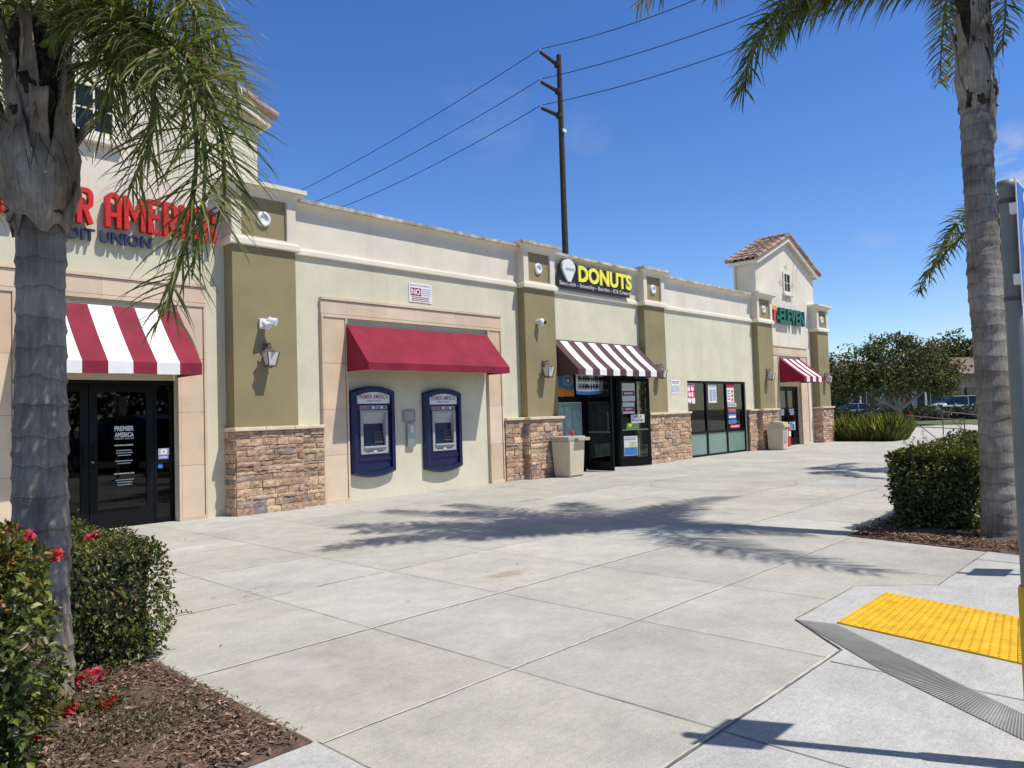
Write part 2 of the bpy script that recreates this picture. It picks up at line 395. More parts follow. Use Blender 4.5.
# newer paler pavement in front: kerb ramp and footway
SW=[(-9.9,-.9),(40,-.9),(40,1.68),(6.80,1.68),(6.41,2.17),(5.23,2.15),(4.77,1.68),(2.11,1.68),(2.11,3.01),(-9.9,3.01)]
mb=MB(); mb.add([(x,y,.005) for x,y in SW],[tuple(range(len(SW)))]); struct(mb.build('footway_pavement',M['newconc'],recalc=False))
mb=MB()
for a,b in (((3.33,-.8),(3.33,1.67)),((4.53,-.8),(4.53,1.66)),((2.11,-.8),(2.11,3.0)),((8.03,-.8),(8.03,1.67)),((9.51,-.8),(9.51,1.67)),((4.77,1.68),(5.23,2.15)),((5.23,2.15),(6.41,2.17)),((6.41,2.17),(6.80,1.68)),((6.80,1.68),(8.5,1.68)),((2.11,.4),(4.5,.4)),((4.5,1.33),(4.8,1.62))):
    ragged(mb,a,b,.010,.0085,6)
ragged(mb,(2.11,1.685),(4.77,1.685),.012,.0087,6)
struct(mb.build('footway_joints',M['jointdark'],recalc=False))
# grooved border of the ramp: ribs across a diagonal band
mb=MB(); A=[(5.225,2.145),(4.52,1.36),(4.03,.68),(3.55,-.2)]; B=[(5.27,1.90),(4.72,1.20),(4.34,.73),(3.92,-.2)]
for (a,b,c,d) in zip(A,A[1:],B,B[1:]):
    n=int(math.dist(a,b)/.018)
    for i in range(n):
        t0=i/n; t1=(i+.55)/n
        P=lambda p,q,t,z:(p[0]+(q[0]-p[0])*t,p[1]+(q[1]-p[1])*t,z)
        mb.add([P(a,b,t0,.008),P(a,b,t1,.008),P(c,d,t1,.008),P(c,d,t0,.008)],[(0,1,2,3)],1)
        t2=(i+1)/n
        mb.add([P(a,b,t1,.011),P(a,b,t2,.011),P(c,d,t2,.011),P(c,d,t1,.011)],[(0,1,2,3)],0)
struct(mb.build('grooved_ramp_border_pavement',[M['groovedconc'],mottled('ramp_groove_dark',(.20,.195,.185),.2,6,.3,60)],recalc=False))  # groove floors coloured darker than the ribs
# yellow tactile paving with rows of domes
tp=thing('tactile_paving','yellow tactile paving mat with raised dots on the kerb ramp','tactile paving',(5.7,1.0,.006))
TQ=lambda u,v:(5.30+1.0*u-.20*v,1.905+.005*u-(1.03-.16*u)*v)       # u across the mat, v down the ramp in mat lengths of about a metre
mb=MB()
for k in range(5):
    v0,v1=k*.5,k*.5+.496; q=[TQ(0,v0),TQ(1,v0),TQ(1,v1),TQ(0,v1)]; mb.prism(q,.006,.015,'z')
mb.build('tile',M['tactile'],tp)
mb=MB()
for i in range(20):
    for j in range(46):
        x,y=TQ((i+.5)/20,(j+.5)/20.2); r=.014; n=8
        mb.add([(x+r*math.cos(2*PI*k/n),y+r*math.sin(2*PI*k/n),.0152) for k in range(n)]+[(x+r*.6*math.cos(2*PI*k/n),y+r*.6*math.sin(2*PI*k/n),.0205) for k in range(n)],
               [(k,(k+1)%n,n+(k+1)%n,n+k) for k in range(n)]+[tuple(range(n,2*n))])
tag(mb.build('truncated_domes',M['tactile'],tp,recalc=False),kind='stuff')
# far ground
def vsheet(name,pts,z,m):
    return sheet(name,[V(*p)[:2] for p in pts],z,m)
vsheet('driveway',[(8,26),(60,26),(80,44.5),(-5,44.5)],-.006,M['apron'])
vsheet('lawn',[(5,44.5),(80,44.5),(80,56),(5,56)],.0,M['lawn'])
vsheet('far_road',[(-5,56),(120,56),(140,110),(-10,110)],-.008,M['asphalt'])

# ================================================================== LEAVES helper
def leaf_mesh(name,C,D,N,L,W,cols,m,parent=None,fold=.25,bend=0.0):
    """C base points, D leaf directions, N leaf normals (all n x 3), L W lengths and widths; each leaf two folded halves"""
    n=len(C); D=D/np.linalg.norm(D,axis=1,keepdims=True); S=np.cross(D,N); S/= (np.linalg.norm(S,axis=1,keepdims=True)+1e-9); N=np.cross(S,D)
    L=np.broadcast_to(L,(n,))[:,None]; W=np.broadcast_to(W,(n,))[:,None]
    v=np.empty((n,4,3)); v[:,0]=C; v[:,2]=C+D*L-N*L*bend
    mid=C+D*L*.45+N*W*fold
    v[:,1]=mid+S*W*.5; v[:,3]=mid-S*W*.5
    idx=np.arange(n)[:,None]*4; tri=np.stack([idx+np.array([[0,1,2]]),idx+np.array([[0,2,3]])],1).reshape(-1,3)
    me=bpy.data.meshes.new(name); me.vertices.add(n*4); me.vertices.foreach_set('co',v.ravel().astype(np.float32))
    me.loops.add(n*6); me.loops.foreach_set('vertex_index',tri.ravel().astype(np.int32))
    me.polygons.add(n*2); me.polygons.foreach_set('loop_start',(np.arange(n*2)*3).astype(np.int32)); 
    me.update(calc_edges=True); me.validate()
    a=me.color_attributes.new('tint','FLOAT_COLOR','CORNER'); cc=np.ones((n*6,4),np.float32); cc[:,:3]=np.repeat(cols,6,axis=0); a.data.foreach_set('color',cc.ravel())
    me.materials.append(m); return place(name,me,parent)
def unit(n):
    a=rng.normal(size=(n,3)); return a/np.linalg.norm(a,axis=1,keepdims=True)
def palette(n,cols,w,jit=.2):
    c=np.array(cols)[rng.choice(len(cols),n,p=np.array(w)/sum(w))]; return c*np.exp(rng.normal(0,jit,(n,1)))
def fbm(P,s,seed=0):
    return np.array([mnoise.fractal(Vector((p[0]*s+seed,p[1]*s,p[2]*s)),1,2,3) for p in P])

HEDGE_COLS=[(.045,.060,.010),(.075,.095,.016),(.125,.140,.026),(.13,.085,.032),(.20,.21,.06)]
def hedge(name,label,x0,x1,y0,y1,h,n,size,sprigs=40,flowers=(),shear=.08,w=(5,5,2.2,.6,.5),group=None):
    root=thing(name,label,'hedge',((x0+x1)/2,(y0+y1)/2,0),group=group)
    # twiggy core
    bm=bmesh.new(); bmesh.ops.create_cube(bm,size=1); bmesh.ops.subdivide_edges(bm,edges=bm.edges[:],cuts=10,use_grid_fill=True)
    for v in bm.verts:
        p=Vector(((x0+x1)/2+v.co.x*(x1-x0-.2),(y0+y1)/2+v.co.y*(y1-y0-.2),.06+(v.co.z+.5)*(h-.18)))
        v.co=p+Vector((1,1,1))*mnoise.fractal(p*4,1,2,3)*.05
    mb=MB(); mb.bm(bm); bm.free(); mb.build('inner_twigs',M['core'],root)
    # outer leaves: points on the five faces, pushed in and out by noise
    A=np.array([(x1-x0)*(y1-y0),(x1-x0)*h,(x1-x0)*h,(y1-y0)*h,(y1-y0)*h]); f=rng.choice(5,n,p=A/A.sum())
    u=rng.random(n); q=rng.random(n); P=np.empty((n,3)); Nn=np.zeros((n,3))
    def s(k,xx,yy,zz,nn):
        i=f==k; P[i,0]=xx(u[i],q[i]); P[i,1]=yy(u[i],q[i]); P[i,2]=zz(u[i],q[i]); Nn[i]=nn
    X=lambda t:x0+(x1-x0)*t; Y=lambda t:y0+(y1-y0)*t; Z=lambda t:h*(.03+.97*t)
    s(0,lambda a,b:X(a),lambda a,b:Y(b),lambda a,b:a*0+h,(0,0,1)); s(1,lambda a,b:X(a),lambda a,b:a*0+y0,lambda a,b:Z(b),(0,-1,0)); s(2,lambda a,b:X(a),lambda a,b:a*0+y1,lambda a,b:Z(b),(0,1,0))
    s(3,lambda a,b:a*0+x0,lambda a,b:Y(a),lambda a,b:Z(b),(-1,0,0)); s(4,lambda a,b:a*0+x1,lambda a,b:Y(a),lambda a,b:Z(b),(1,0,0))
    # round the edges of the box
    cx,cy=(x0+x1)/2,(y0+y1)/2; r=.16
    q3=np.stack([np.clip(P[:,0],x0+r,x1-r),np.clip(P[:,1],y0+r,y1-r),np.minimum(P[:,2],h-r)],1)
    d=P-q3; ln=np.linalg.norm(d,axis=1,keepdims=True)+1e-6; P=q3+d/ln*np.minimum(ln,r); Nn=.5*Nn+.5*d/ln
    P+=Nn*(fbm(P,2.2,3)[:,None]*.12+fbm(P,8,8)[:,None]*.05-rng.random((n,1))**2*.13)
    D=Nn*.7+unit(n)*.9+np.array([0,0,-.15]); N=Nn+unit(n)*.7+np.array([0,0,.5])
    cols=palette(n,HEDGE_COLS,w,.3)*(1.25+.55*fbm(P,2.5,11))[:,None]; tipm=(fbm(P,4,5)>.18)&(P[:,2]>h*.55)&(rng.random(n)<.5); cols[tipm]=cols[tipm]*np.array([1.5,.85,.8])
    L=size*np.clip(np.exp(rng.normal(0,.34,n)),.5,1.55)
    leaf_mesh('foliage',P,D,N,L,L*.52,cols,M['leaf'],root,.3,.12)
    # loose sprigs that stick out
    mb=MB(); SC=[];SD=[];SN=[]
    for _ in range(sprigs):
        i=rng.integers(n); p=Vector(P[i]); nn=Vector(Nn[i]).normalized()
        d=(nn+Vector(unit(1)[0])*.6+Vector((0,0,.3))).normalized(); Ls=random.uniform(.08,.26)*min(1,size/.045)
        pts=bez([p-nn*.05,p+d*Ls*.6,p+d*Ls+Vector((0,0,-Ls*.25))],5); mb.tube(pts,.0022,4,caps=False)
        for k in range(1,6):
            for sgn in (1,-1):
                SC.append(pts[k]); sd=d.cross(Vector(unit(1)[0])).normalized()*sgn+d*.4; SD.append(sd); SN.append(Vector((0,0,1))+Vector(unit(1)[0])*.5)
    mb.build('sprig_stems',M['twig'],root)
    k=len(SC)
    if k: leaf_mesh('sprig_leaves',np.array(SC),np.array(SD),np.array(SN),size*.8,size*.42,palette(k,[(.05,.06,.02),(.10,.05,.035),(.06,.08,.02)],[3,2,3]),M['leaf'],root)
    for p,sz,cc in flowers: blossom('flower',p,sz,cc,root)
    return root
def blossom(name,p,sz,cols,parent=None):
    n=int(34); c=np.tile(np.array(p),(n,1))+unit(n)*sz*.28*np.array([1,1,.7]); d=unit(n)+np.array([0,0,.5]); N=unit(n)+np.array([0,0,.6])
    return leaf_mesh(name,c,d,N,sz*.55*np.exp(rng.normal(0,.2,n)),sz*.5,palette(n,cols,[1]*len(cols),.18),M['petal'],parent,.35,.25)
PINK=[(.62,.06,.14),(.70,.16,.26),(.50,.03,.07)]; REDF=[(.55,.05,.05),(.62,.10,.09),(.45,.03,.03)]
exec_after=[]
# ================================================================== THE BUILDING
RISE[0]=.035
WY=11.30; PY=11.10; SY=11.05; TY=11.38
B=thing('shop_building','long cream stucco shop row with olive pilasters, stone bases and tiled gable towers','building',(15,WY,0))
PX=[(.95,2.02),(5.74,6.84),(12.48,13.52),(17.22,18.22),(23.94,25.06),(29.0,30.06)]
def wall(x0,x1,y,zs,openings,mats,back=.22):
    """zs: list of (z0,z1,material index); openings (a,b,z0,z1)"""
    mb=MB()
    for z0,z1,m in zs:
        cuts=sorted([x0,x1]+[c for o in openings for c in o[:2] if x0<c<x1])
        for a,b in zip(cuts,cuts[1:]):
            hs=[(o[2],o[3]) for o in openings if o[0]<=a+1e-6 and o[1]>=b-1e-6]
            z=z0
            for h0,h1 in hs:
                if h0>z: mb.box(a,b,y,y+back,z,min(h0,z1),m)
                z=max(z,h1)
            if z<z1: mb.box(a,b,y,y+back,z,z1,m)
    return mb.build('wall',mats,B)
BAYS=[(-6,.95),(6.84,12.48),(13.52,17.22),(18.22,23.94)]
wall(-6,.95,WY,[(0,4.24,0),(4.24,5.05,1)],[],[M['cream'],M['light']])
wall(6.84,12.48,WY,[(0,4.24,0),(4.24,5.05,1)],[],[M['cream'],M['light']])
wall(13.52,17.22,WY,[(0,4.24,0),(4.24,5.05,1)],[(13.68,17.02,0,2.36)],[M['cream'],M['light']])
wall(18.22,23.94,WY,[(0,4.24,0),(4.24,5.05,1)],[(19.63,23.28,0.0,2.26)],[M['cream'],M['light']])
wall(2.02,5.74,TY,[(0,4.30,0),(4.30,5.2,1)],[(2.90,4.97,0,2.10)],[M['cream'],M['light']])
wall(25.06,29.0,TY,[(0,5.2,0)],[(25.96,27.80,0,2.14)],[M['light']])
# roof slab and the walls that close the block
mb=MB(); mb.box(-6,30.2,11.62,24,4.55,4.70); mb.box(-6,30.2,23.8,24,0,4.55); mb.box(-6.2,-6,11.3,24,0,5.0); mb.box(30.063,30.2,11.2,24,0,5.0)
mb.build('rear_walls_and_roof',M['cream'],B)
def run(mb,path,prof,m=0,close=True):
    """sweep profile [(out,z)] along an axis-aligned plan path; outward is to the right of travel (towards -Y when going +X)"""
    n=len(path); rings=[]
    for i,(x,y) in enumerate(path):
        ns=[]
        for a,b in ((i-1,i),(i,i+1)):
            if 0<=a and b<n:
                dx,dy=path[b][0]-path[a][0],path[b][1]-path[a][1]; L=math.hypot(dx,dy); ns.append((dy/L,-dx/L))
        nx,ny=ns[0]
        if len(ns)==2 and ns[0]!=ns[1]: nx+=ns[1][0]; ny+=ns[1][1]
        rings.append([(x+nx*o,y+ny*o,z) for o,z in prof])
    k=len(prof); vs=[p for r in rings for p in r]
    fs=[(i*k+j,i*k+(j+1)%k,(i+1)*k+(j+1)%k,(i+1)*k+j) for i in range(n-1) for j in range(k)]
    fs+=[tuple(range(k-1,-1,-1)),tuple((n-1)*k+j for j in range(k))]
    mb.add(vs,fs,m)
CORN=[(-.1,4.90),(.0,4.90),(.012,4.95),(.05,4.99),(.10,5.015),(.135,5.03),(.135,5.04),(.155,5.04),(.155,5.10),(-.1,5.115)]
for (a,b) in BAYS:
    if a>-6: a+=.0
    mb=MB(); run(mb,[(a+.001,WY),(b-.001,WY)],CORN[:6]+[(.135,5.038),(-.1,5.038)]); c=mb.build('cornice',M['light'],B)
    mb=MB(); N=max(2,int((b-a)/.25)); path=[(a+.001+(b-a-.002)*i/N,WY) for i in range(N+1)]; run(mb,path,[(-.32,5.04),(.157,5.04),(.160,5.098),(-.32,5.112)]); mb.build('coping',M['coping'],c)
    mb=MB(); run(mb,[(a+.001,WY),(b-.001,WY)],[(-.05,4.185),(.055,4.185),(.06,4.20),(.06,4.265),(.035,4.275),(.03,4.30),(-.05,4.30)]); mb.build('belt_course',M['trimwhite'],B)

# ---- ledger stone facing
STONECOL=[(.48,.315,.205),(.53,.365,.245),(.425,.27,.178),(.33,.25,.20),(.48,.33,.22),(.56,.40,.255),(.40,.255,.17),(.29,.245,.225)]
def ledger(mb,x0,x1,y,z0,z1,face='front',seed=0):
    """courses of split stone; face front looks to -Y, face side looks to -X (x0 is then y range start)"""
    rr=random.Random(seed); z=z0
    while z<z1-.02:
        h=rr.choice((.05,.065,.08,.095,.115,.14)); 
        if z+h>z1-.04: h=z1-z
        a=x0
        while a<x1-.005:
            w=rr.uniform(.13,.42) if h<.1 else rr.uniform(.12,.30)
            if a+w>x1-.09: w=x1-a
            d=rr.choice((.012,.018,.024,.034)); g=.003; j=lambda s=.006: rr.uniform(-s,s)
            c=rr.choices(STONECOL,(5,4,3,1.6,4,3,2.5,1.0))[0]; k=math.exp(rr.gauss(0,.14)); c=tuple(q*k for q in c)
            nx=max(2,int(w/.05)); nz=2; vs=[]; fs=[]
            for iz in range(nz+1):
                for ix in range(nx+1):
                    e=(ix in (0,nx))+(iz in (0,nz))
                    px=a+g+(w-2*g)*ix/nx+(j() if e==0 else 0); pz=z+g+(h-2*g)*iz/nz+(j(.005) if 0<ix<nx else 0)
                    dep=d+j(.007)-(.007 if e else 0)
                    vs.append((px,y-dep,pz) if face=='front' else (y-dep,px,pz))
            nb=len(vs)
            for iz in range(nz):
                for ix in range(nx): q=iz*(nx+1)+ix; fs.append((q,q+1,q+nx+2,q+nx+1))
            ring=[ix for ix in range(nx+1)]+[iz*(nx+1)+nx for iz in range(1,nz+1)]+[nz*(nx+1)+ix for ix in range(nx-1,-1,-1)]+[iz*(nx+1) for iz in range(nz-1,0,-1)]
            for q in ring:
                p=vs[q]; vs.append((p[0],y+.01,p[2]) if face=='front' else (y+.01,p[1],p[2]))
            L=len(ring)
            for q in range(L): fs.append((ring[q],ring[(q+1)%L],nb+(q+1)%L,nb+q))
            mb.add(vs,fs,0,c); a+=w
        z+=h
def stone_base(x0,x1,y,yback,parent,seed,left=True,capx=.045):
    mb=MB(); mb.box(x0+.01,x1-.005,y+.012,yback,0,1.295,1); ledger(mb,x0,x1,y,.0,1.295,'front',seed)
    if left: ledger(mb,y,yback,x0,.0,1.295,'side',seed+50)
    o=mb.build('stone_base',[M['stone'],M['mortar']],parent,recalc=False)
    mb=MB(); xs=[x0-capx]; 
    while xs[-1]<x1+capx-.7: xs.append(xs[-1]+random.uniform(.45,.6))
    xs.append(x1+(capx if left else 0.0))
    for a,b in zip(xs,xs[1:]): mb.bbox(a+.001,b-.001,y-.07+random.uniform(-.004,.004),yback,1.30,1.362,.012)
    mb.build('stone_cap',M['stonecap'],parent)
    return o
CCAP=[(-.05,4.96),(.0,4.96),(.012,5.01),(.045,5.05),(.085,5.075),(.115,5.09),(.115,5.10),(.135,5.10),(.135,5.165),(-.05,5.175)]
for i,(a,b) in enumerate(PX):
    yb=TY if i in (0,1,4,5) else WY
    yb+=.1
    mb=MB(); mb.box(a,b,PY,yb,1.33,4.20); p=mb.build('pilaster',M['olive'],B)
    mb=MB(); mb.box(a+.004,b-.004,PY+.03,yb,4.20,5.06,1)                      # body, with a raised frame round the olive panel
    zf0,zf1=4.33,4.965; pa,pb=a+.15,b-.15
    mb.box(a-.01,pa,PY-.02,yb-.01,4.30,5.05,0); mb.box(pb,b+.01,PY-.02,yb-.01,4.30,5.05,0); mb.box(pa,pb,PY-.019,PY+.029,4.30,zf0,0); mb.box(pa,pb,PY-.019,PY+.029,zf1,5.05,0)
    mb.build('capital',[M['light'],M['olive']],p)
    mb=MB(); run(mb,[(a-.01,yb),(a-.01,PY-.02),(b+.01,PY-.02),(b+.01,yb)],[(-.04,4.175),(.045,4.175),(.05,4.19),(.05,4.265),(.028,4.275),(.022,4.302),(-.04,4.302)]); mb.build('belt_course',M['trimwhite'],p)
    mb=MB(); run(mb,[(a-.01,yb),(a-.01,PY-.02),(b+.01,PY-.02),(b+.01,yb)],CCAP[:6]+[(.115,5.098),(-.05,5.098)]); mb.build('cornice',M['light'],p)
    mb=MB(); run(mb,[(a-.01,yb),(a-.01,PY-.02),(b+.01,PY-.02),(b+.01,yb)],[(-.05,5.10),(.137,5.10),(.14,5.165),(-.05,5.175)]); mb.box(a+.03,b-.03,PY+.02,yb,5.10,5.172); mb.build('coping',M['coping'] if i in (2,3) else M['trimwhite'],p)
    # round medallion
    mb=MB(); cx,cz=(a+b)/2,4.63; n=32; prof=[(.055,.0),(.06,-.028),(.075,-.045),(.105,-.045),(.12,-.03),(.12,.0)]
    vs=[(cx+r*math.cos(2*PI*k/n),PY+.03+d,cz+r*math.sin(2*PI*k/n)) for r,d in prof for k in range(n)]
    fs=[(q*n+k,q*n+(k+1)%n,(q+1)*n+(k+1)%n,(q+1)*n+k) for q in range(len(prof)-1) for k in range(n)]
    mb.add(vs,fs,0,smooth=True)
    mb.add([(cx+.057*math.cos(2*PI*k/n),PY+.018,cz+.057*math.sin(2*PI*k/n)) for k in range(n)],[tuple(range(n))])
    mb.build('medallion',M['white'],p)
    stone_base(a-.015,b+.05,SY,yb-.02,p,100+i)
def wainscot(x0,x1,seed,y=11.22,yb=11.3):
    w=None
    mb=MB(); mb.box(x0,x1,y+.012,yb,0,1.295,1); ledger(mb,x0,x1,y,0,1.295,'front',seed)
    w=mb.build('stone_wainscot',[M['stone'],M['mortar']],B,recalc=False)
    mb=MB(); xs=[x0]
    while xs[-1]<x1-.7: xs.append(xs[-1]+.55)
    xs.append(x1)
    for a,b in zip(xs,xs[1:]): mb.bbox(a+.001,b-.001,y-.07,yb,1.301,1.361,.012)
    mb.build('stone_cap',M['stonecap'],w)
wainscot(6.895,7.395,11); wainscot(11.87,12.46,12); wainscot(18.275,19.60,13); wainscot(23.29,23.92,14)

# ---- cast-stone surrounds
def surround(x0,x1,zt,w,y,inner_x0,inner_x1,seed):
    rr=random.Random(seed); mb=MB()
    def tone(): 
        k=rr.gauss(1,.035); c=rr.choice(((.66,.515,.37),(.68,.54,.395),(.64,.48,.335))); return tuple(q*k for q in c)
    T=.05
    def post(a,b):
        z=0.0
        for h in (.82,.80,.80,zt-2.42-.0):
            c=tone(); z1=min(z+h,zt-w)
            if z1-z<.03: continue
            mb.box(a,b,y-T,y,z+.002,z1-.002,0,c)
            mb.box(a+.004,a+.04,y-T-.018,y-T+.001,z+.002,z1-.002,0,c); mb.box(b-.04,b-.004,y-T-.018,y-T+.001,z+.002,z1-.002,0,c)
            mb.box(a+.041,a+.051,y-T-.003,y-T+.001,z+.002,z1-.002,1); mb.box(b-.051,b-.041,y-T-.003,y-T+.001,z+.002,z1-.002,1)
            z=z1
        mb.box(a+.041,b-.041,y-T-.016,y-T+.001,.0,.055,0,tone())
    post(x0,inner_x0); post(inner_x1,x1)
    n=max(3,int((x1-x0)/.75)); xs=[x0]+[inner_x0+(inner_x1-inner_x0)*k/(n-1) for k in range(n)]+[x1]
    for a,b in zip(xs,xs[1:]):
        c=tone(); mb.box(a+.0015,b-.0015,y-T,y,zt-w,zt,0,c)
        mb.box(a+.001,b-.001,y-T-.022,y-T+.001,zt-.035,zt+.008,0,c); mb.box(a+.001,b-.001,y-T-.018,y-T+.001,zt-w,zt-w+.05,0,c)
        mb.box(a+.001,b-.001,y-T-.003,y-T+.001,zt-.045,zt-.035,1)
        mb.box(a+.001,b-.001,y-T-.003,y-T+.001,zt-w+.05,zt-w+.062,1)
    return mb.build('stone_surround',[M['caststone'],M['groove']],B,recalc=True)
surround(2.45,5.41,3.53,.33,TY,2.90,4.97,1)
surround(7.40,11.86,3.53,.33,WY,7.93,11.43,2)
surround(25.30,28.48,3.53,.33,TY,25.96,27.80,3)

# ---- gable towers with clay tile roofs
def tower(cx,seed,deep):
    hw=2.48; ridge=7.42; eave=6.33; y0=TY; y1=TY+deep; sl=(ridge-eave)/2.62
    top=lambda x: ridge-.10-abs(x-cx)*sl
    mb=MB(); mb.prism([(cx-hw,5.2),(cx+hw,5.2),(cx+hw,top(cx+hw)),(cx,top(cx)),(cx-hw,top(cx-hw))],y0,y1)
    t=mb.build('tower',M['light'],B)
    # soffit and rake boards
    mb=MB(); yf=y0-.15; yb=y1+.08; e=2.62
    for s in (-1,1):
        P=lambda d,z: (cx+s*d,z)
        zt=lambda d: ridge-d*sl
        mb.prism([P(0,zt(0)-.02),P(e,zt(e)-.02),P(e,zt(e)-.075),P(0,zt(0)-.075)],yf,yb,'y',0)
        mb.prism([P(0,zt(0)-.021),P(e+.002,zt(e)-.021),P(e+.002,zt(e)-.16),P(0,zt(0)-.16)],yf-.025,yf-.001,'y',0)
        mb.box(min(cx+s*e,cx+s*(e+.03)),max(cx+s*e,cx+s*(e+.03)),yf-.02,yb,zt(e)-.15,zt(e)-.03,0)
    mb.build('soffit_boards',M['trimwhite'],t)
    # tiles: overlapping half barrels
    mb=MB(); rr=random.Random(seed); L=math.hypot(e+.06,(e+.06)*sl); nrow=7; dv=L/nrow; ncol=5; w=(yb-yf+.08)/ncol; n=7
    pal=[(.33,.21,.16),(.37,.25,.19),(.30,.19,.15),(.40,.28,.22),(.28,.18,.14)]
    for s in (-1,1):
        ux,uz=s/math.sqrt(1+sl*sl),-sl/math.sqrt(1+sl*sl); nx,nz=s*sl/math.sqrt(1+sl*sl),1/math.sqrt(1+sl*sl)
        for r in range(nrow):
            for c in range(ncol):
                col=tuple(q*math.exp(rr.gauss(0,.12)) for q in rr.choice(pal)); yc=yf-.04+w*(c+.5); vs=[]
                for d,lift,rad in ((r*dv-.03,.012,w*.46),((r+1)*dv+.03,.035,w*.54)):
                    for k in range(n):
                        a=PI*k/(n-1); h=lift+rad*.62*math.sin(a)
                        vs.append((cx+ux*d+nx*h,yc+rad*math.cos(a),ridge+uz*d+nz*h))
                    for k in range(n):
                        a=PI*k/(n-1); h=lift-.012+rad*.62*math.sin(a)*.8
                        vs.append((cx+ux*d+nx*h,yc+rad*.85*math.cos(a),ridge+uz*d+nz*h))
                fs=[(k,k+1,2*n+k+1,2*n+k) for k in range(n-1)]+[(2*n+k,2*n+k+1,3*n+k+1,3*n+k) for k in range(n-1)]
                mb.add(vs,fs,0,col,True)
            # rake tile over the front edge
            for yy,sg in ((yf-.03,-1),(yb+.03,1)):
                col=tuple(q*math.exp(rr.gauss(0,.12)) for q in rr.choice(pal))
                a=Vector((cx+ux*(r*dv-.03)+nx*.05,yy,ridge+uz*(r*dv-.03)+nz*.05)); b=Vector((cx+ux*((r+1)*dv+.03)+nx*.07,yy,ridge+uz*((r+1)*dv+.03)+nz*.07))
                mb.tube([a,b],[.07,.085],8,0,col)
    k=6
    for q in range(k):
        col=tuple(x*math.exp(rr.gauss(0,.12)) for x in rr.choice(pal)); ya=yf-.06+(yb-yf+.12)*q/k; yb2=yf-.06+(yb-yf+.12)*(q+1)/k+.03
        mb.tube([(cx,ya,ridge+.05),(cx,yb2,ridge+.065)],[.085,.10],8,0,col)
    mb.build('tile_roof',M['tile'],t,recalc=False)
    # little gable window
    mb=MB(); wx,wz0,wz1=.31,5.42,6.17; fw=.07
    mb.box(cx-wx,cx-wx+fw,y0-.05,y0,wz0,wz1); mb.box(cx+wx-fw,cx+wx,y0-.05,y0,wz0,wz1); mb.box(cx-wx+fw,cx+wx-fw,y0-.05,y0,wz1-fw,wz1)
    mb.box(cx-wx+fw,cx+wx-fw,y0-.05,y0,wz0,wz0+fw); mb.bbox(cx-wx-.07,cx+wx+.07,y0-.11,y0-.0,wz0-.10,wz0-.002,.015)
    mb.box(cx-.012,cx+.012,y0-.035,y0-.002,wz0+fw,wz1-fw); mb.box(cx-wx+fw,cx+wx-fw,y0-.034,y0-.002,5.78,5.80)
    w=mb.build('gable_window',M['trimwhite'],B)
    mb=MB(); mb.box(cx-wx+fw-.002,cx+wx-fw+.002,y0-.012,y0-.001,wz0+fw-.002,wz1-fw+.002); mb.build('pane',M['carglass'],w)
    # decorative iron star around the window, as thin rods
    mb=MB()
    for dx,dz in ((.0,.62),(.0,-.58),(.55,0),(-.55,0)):
        q=Vector((cx+dx,y0-.03,5.80+dz)); v=Vector((dx,0,dz)).normalized(); u=Vector((v.z,0,-v.x))
        for s in (-1,1): mb.tube([q+u*.07*s-v*.2,q+u*.07*s],.008,5); 
        mb.tube([q-u*.1,q+u*.1],.008,5); mb.tube([q-v*.25,q+v*.12],.008,5)
    mb.build('iron_ornament',M['trimwhite'],w)
tower(3.86,5,1.0); tower(27.03,6,.80)
mb=MB(); mb.tube([(24.50,TY+.74,6.28),(24.50,TY+.74,4.75)],.045,8); mb.build('downpipe',M['trimwhite'],B)

# ---- shopfront glazing
def bars(mb,specs,y0,y1,m=0):
    for a,b,c,d in specs: mb.box(a,b,y0,y1,c,d,m)
def room(name,x0,x1,h,y0,y1):
    mb=MB(); mb.box(x0,x1,y0,y1,-.0,.006,1); mb.box(x0,x1,y1,y1+.1,0,h); mb.box(x0-.1,x0,y0,y1,0,h); mb.box(x1,x1+.1,y0,y1,0,h); mb.box(x0,x1,y0,y1,h,h+.1)
    return mb.build(name,[M['room'],M['roomfloor']],B)
room('interior_wall',2.5,5.6,2.9,11.62,16); room('interior_wall',13.5,17.2,2.9,11.62,17); room('interior_wall',19.4,23.5,2.9,11.62,17); room('interior_wall',25.2,28.6,2.9,11.62,16)
# credit-union entrance
mb=MB(); y0,y1=11.47,11.53
bars(mb,[(2.88,2.94,0,2.10),(4.955,5.03,0,2.10),(2.94,4.955,2.03,2.10),(4.715,4.955,0,.07),(4.68,4.715,0,2.03),(4.715,4.955,.88,.925)],y0,y1)
sf=mb.build('entrance_frame',M['black'],B)
for a,b in ((4.712,4.958),): mb=MB(); mb.box(a,b,11.497,11.503,.06,2.035); mb.build('glass',M['tintglass'],sf)
def leaf(x0,x1,z1,y,handle_x,parent=B,hz=(.85,1.2),mats='tintglass',st=.105,bot=.26):
    mb=MB(); bars(mb,[(x0,x0+st,.012,z1),(x1-st,x1,.012,z1),(x0+st,x1-st,z1-.09,z1),(x0+st,x1-st,.012,.012+bot)],y-.022,y+.022)
    d=mb.build('door',M['black'],parent)
    mb=MB(); mb.box(x0+st-.003,x1-st+.003,y-.003,y+.003,.27,z1-.085); mb.build('glass',M[mats],d)
    mb=MB(); mb.tube([(handle_x,y-.06,hz[0]),(handle_x,y-.06,hz[1])],.013,8); 
    for z in (hz[0]+.03,hz[1]-.03): mb.tube([(handle_x,y-.06,z),(handle_x,y-.02,z)],.009,6)
    mb.build('handle',M['steel'] if mats!='tintglass' else M['black'],d); return d
leaf(2.945,3.795,2.025,11.50,3.735); leaf(3.805,4.675,2.025,11.50,3.865)
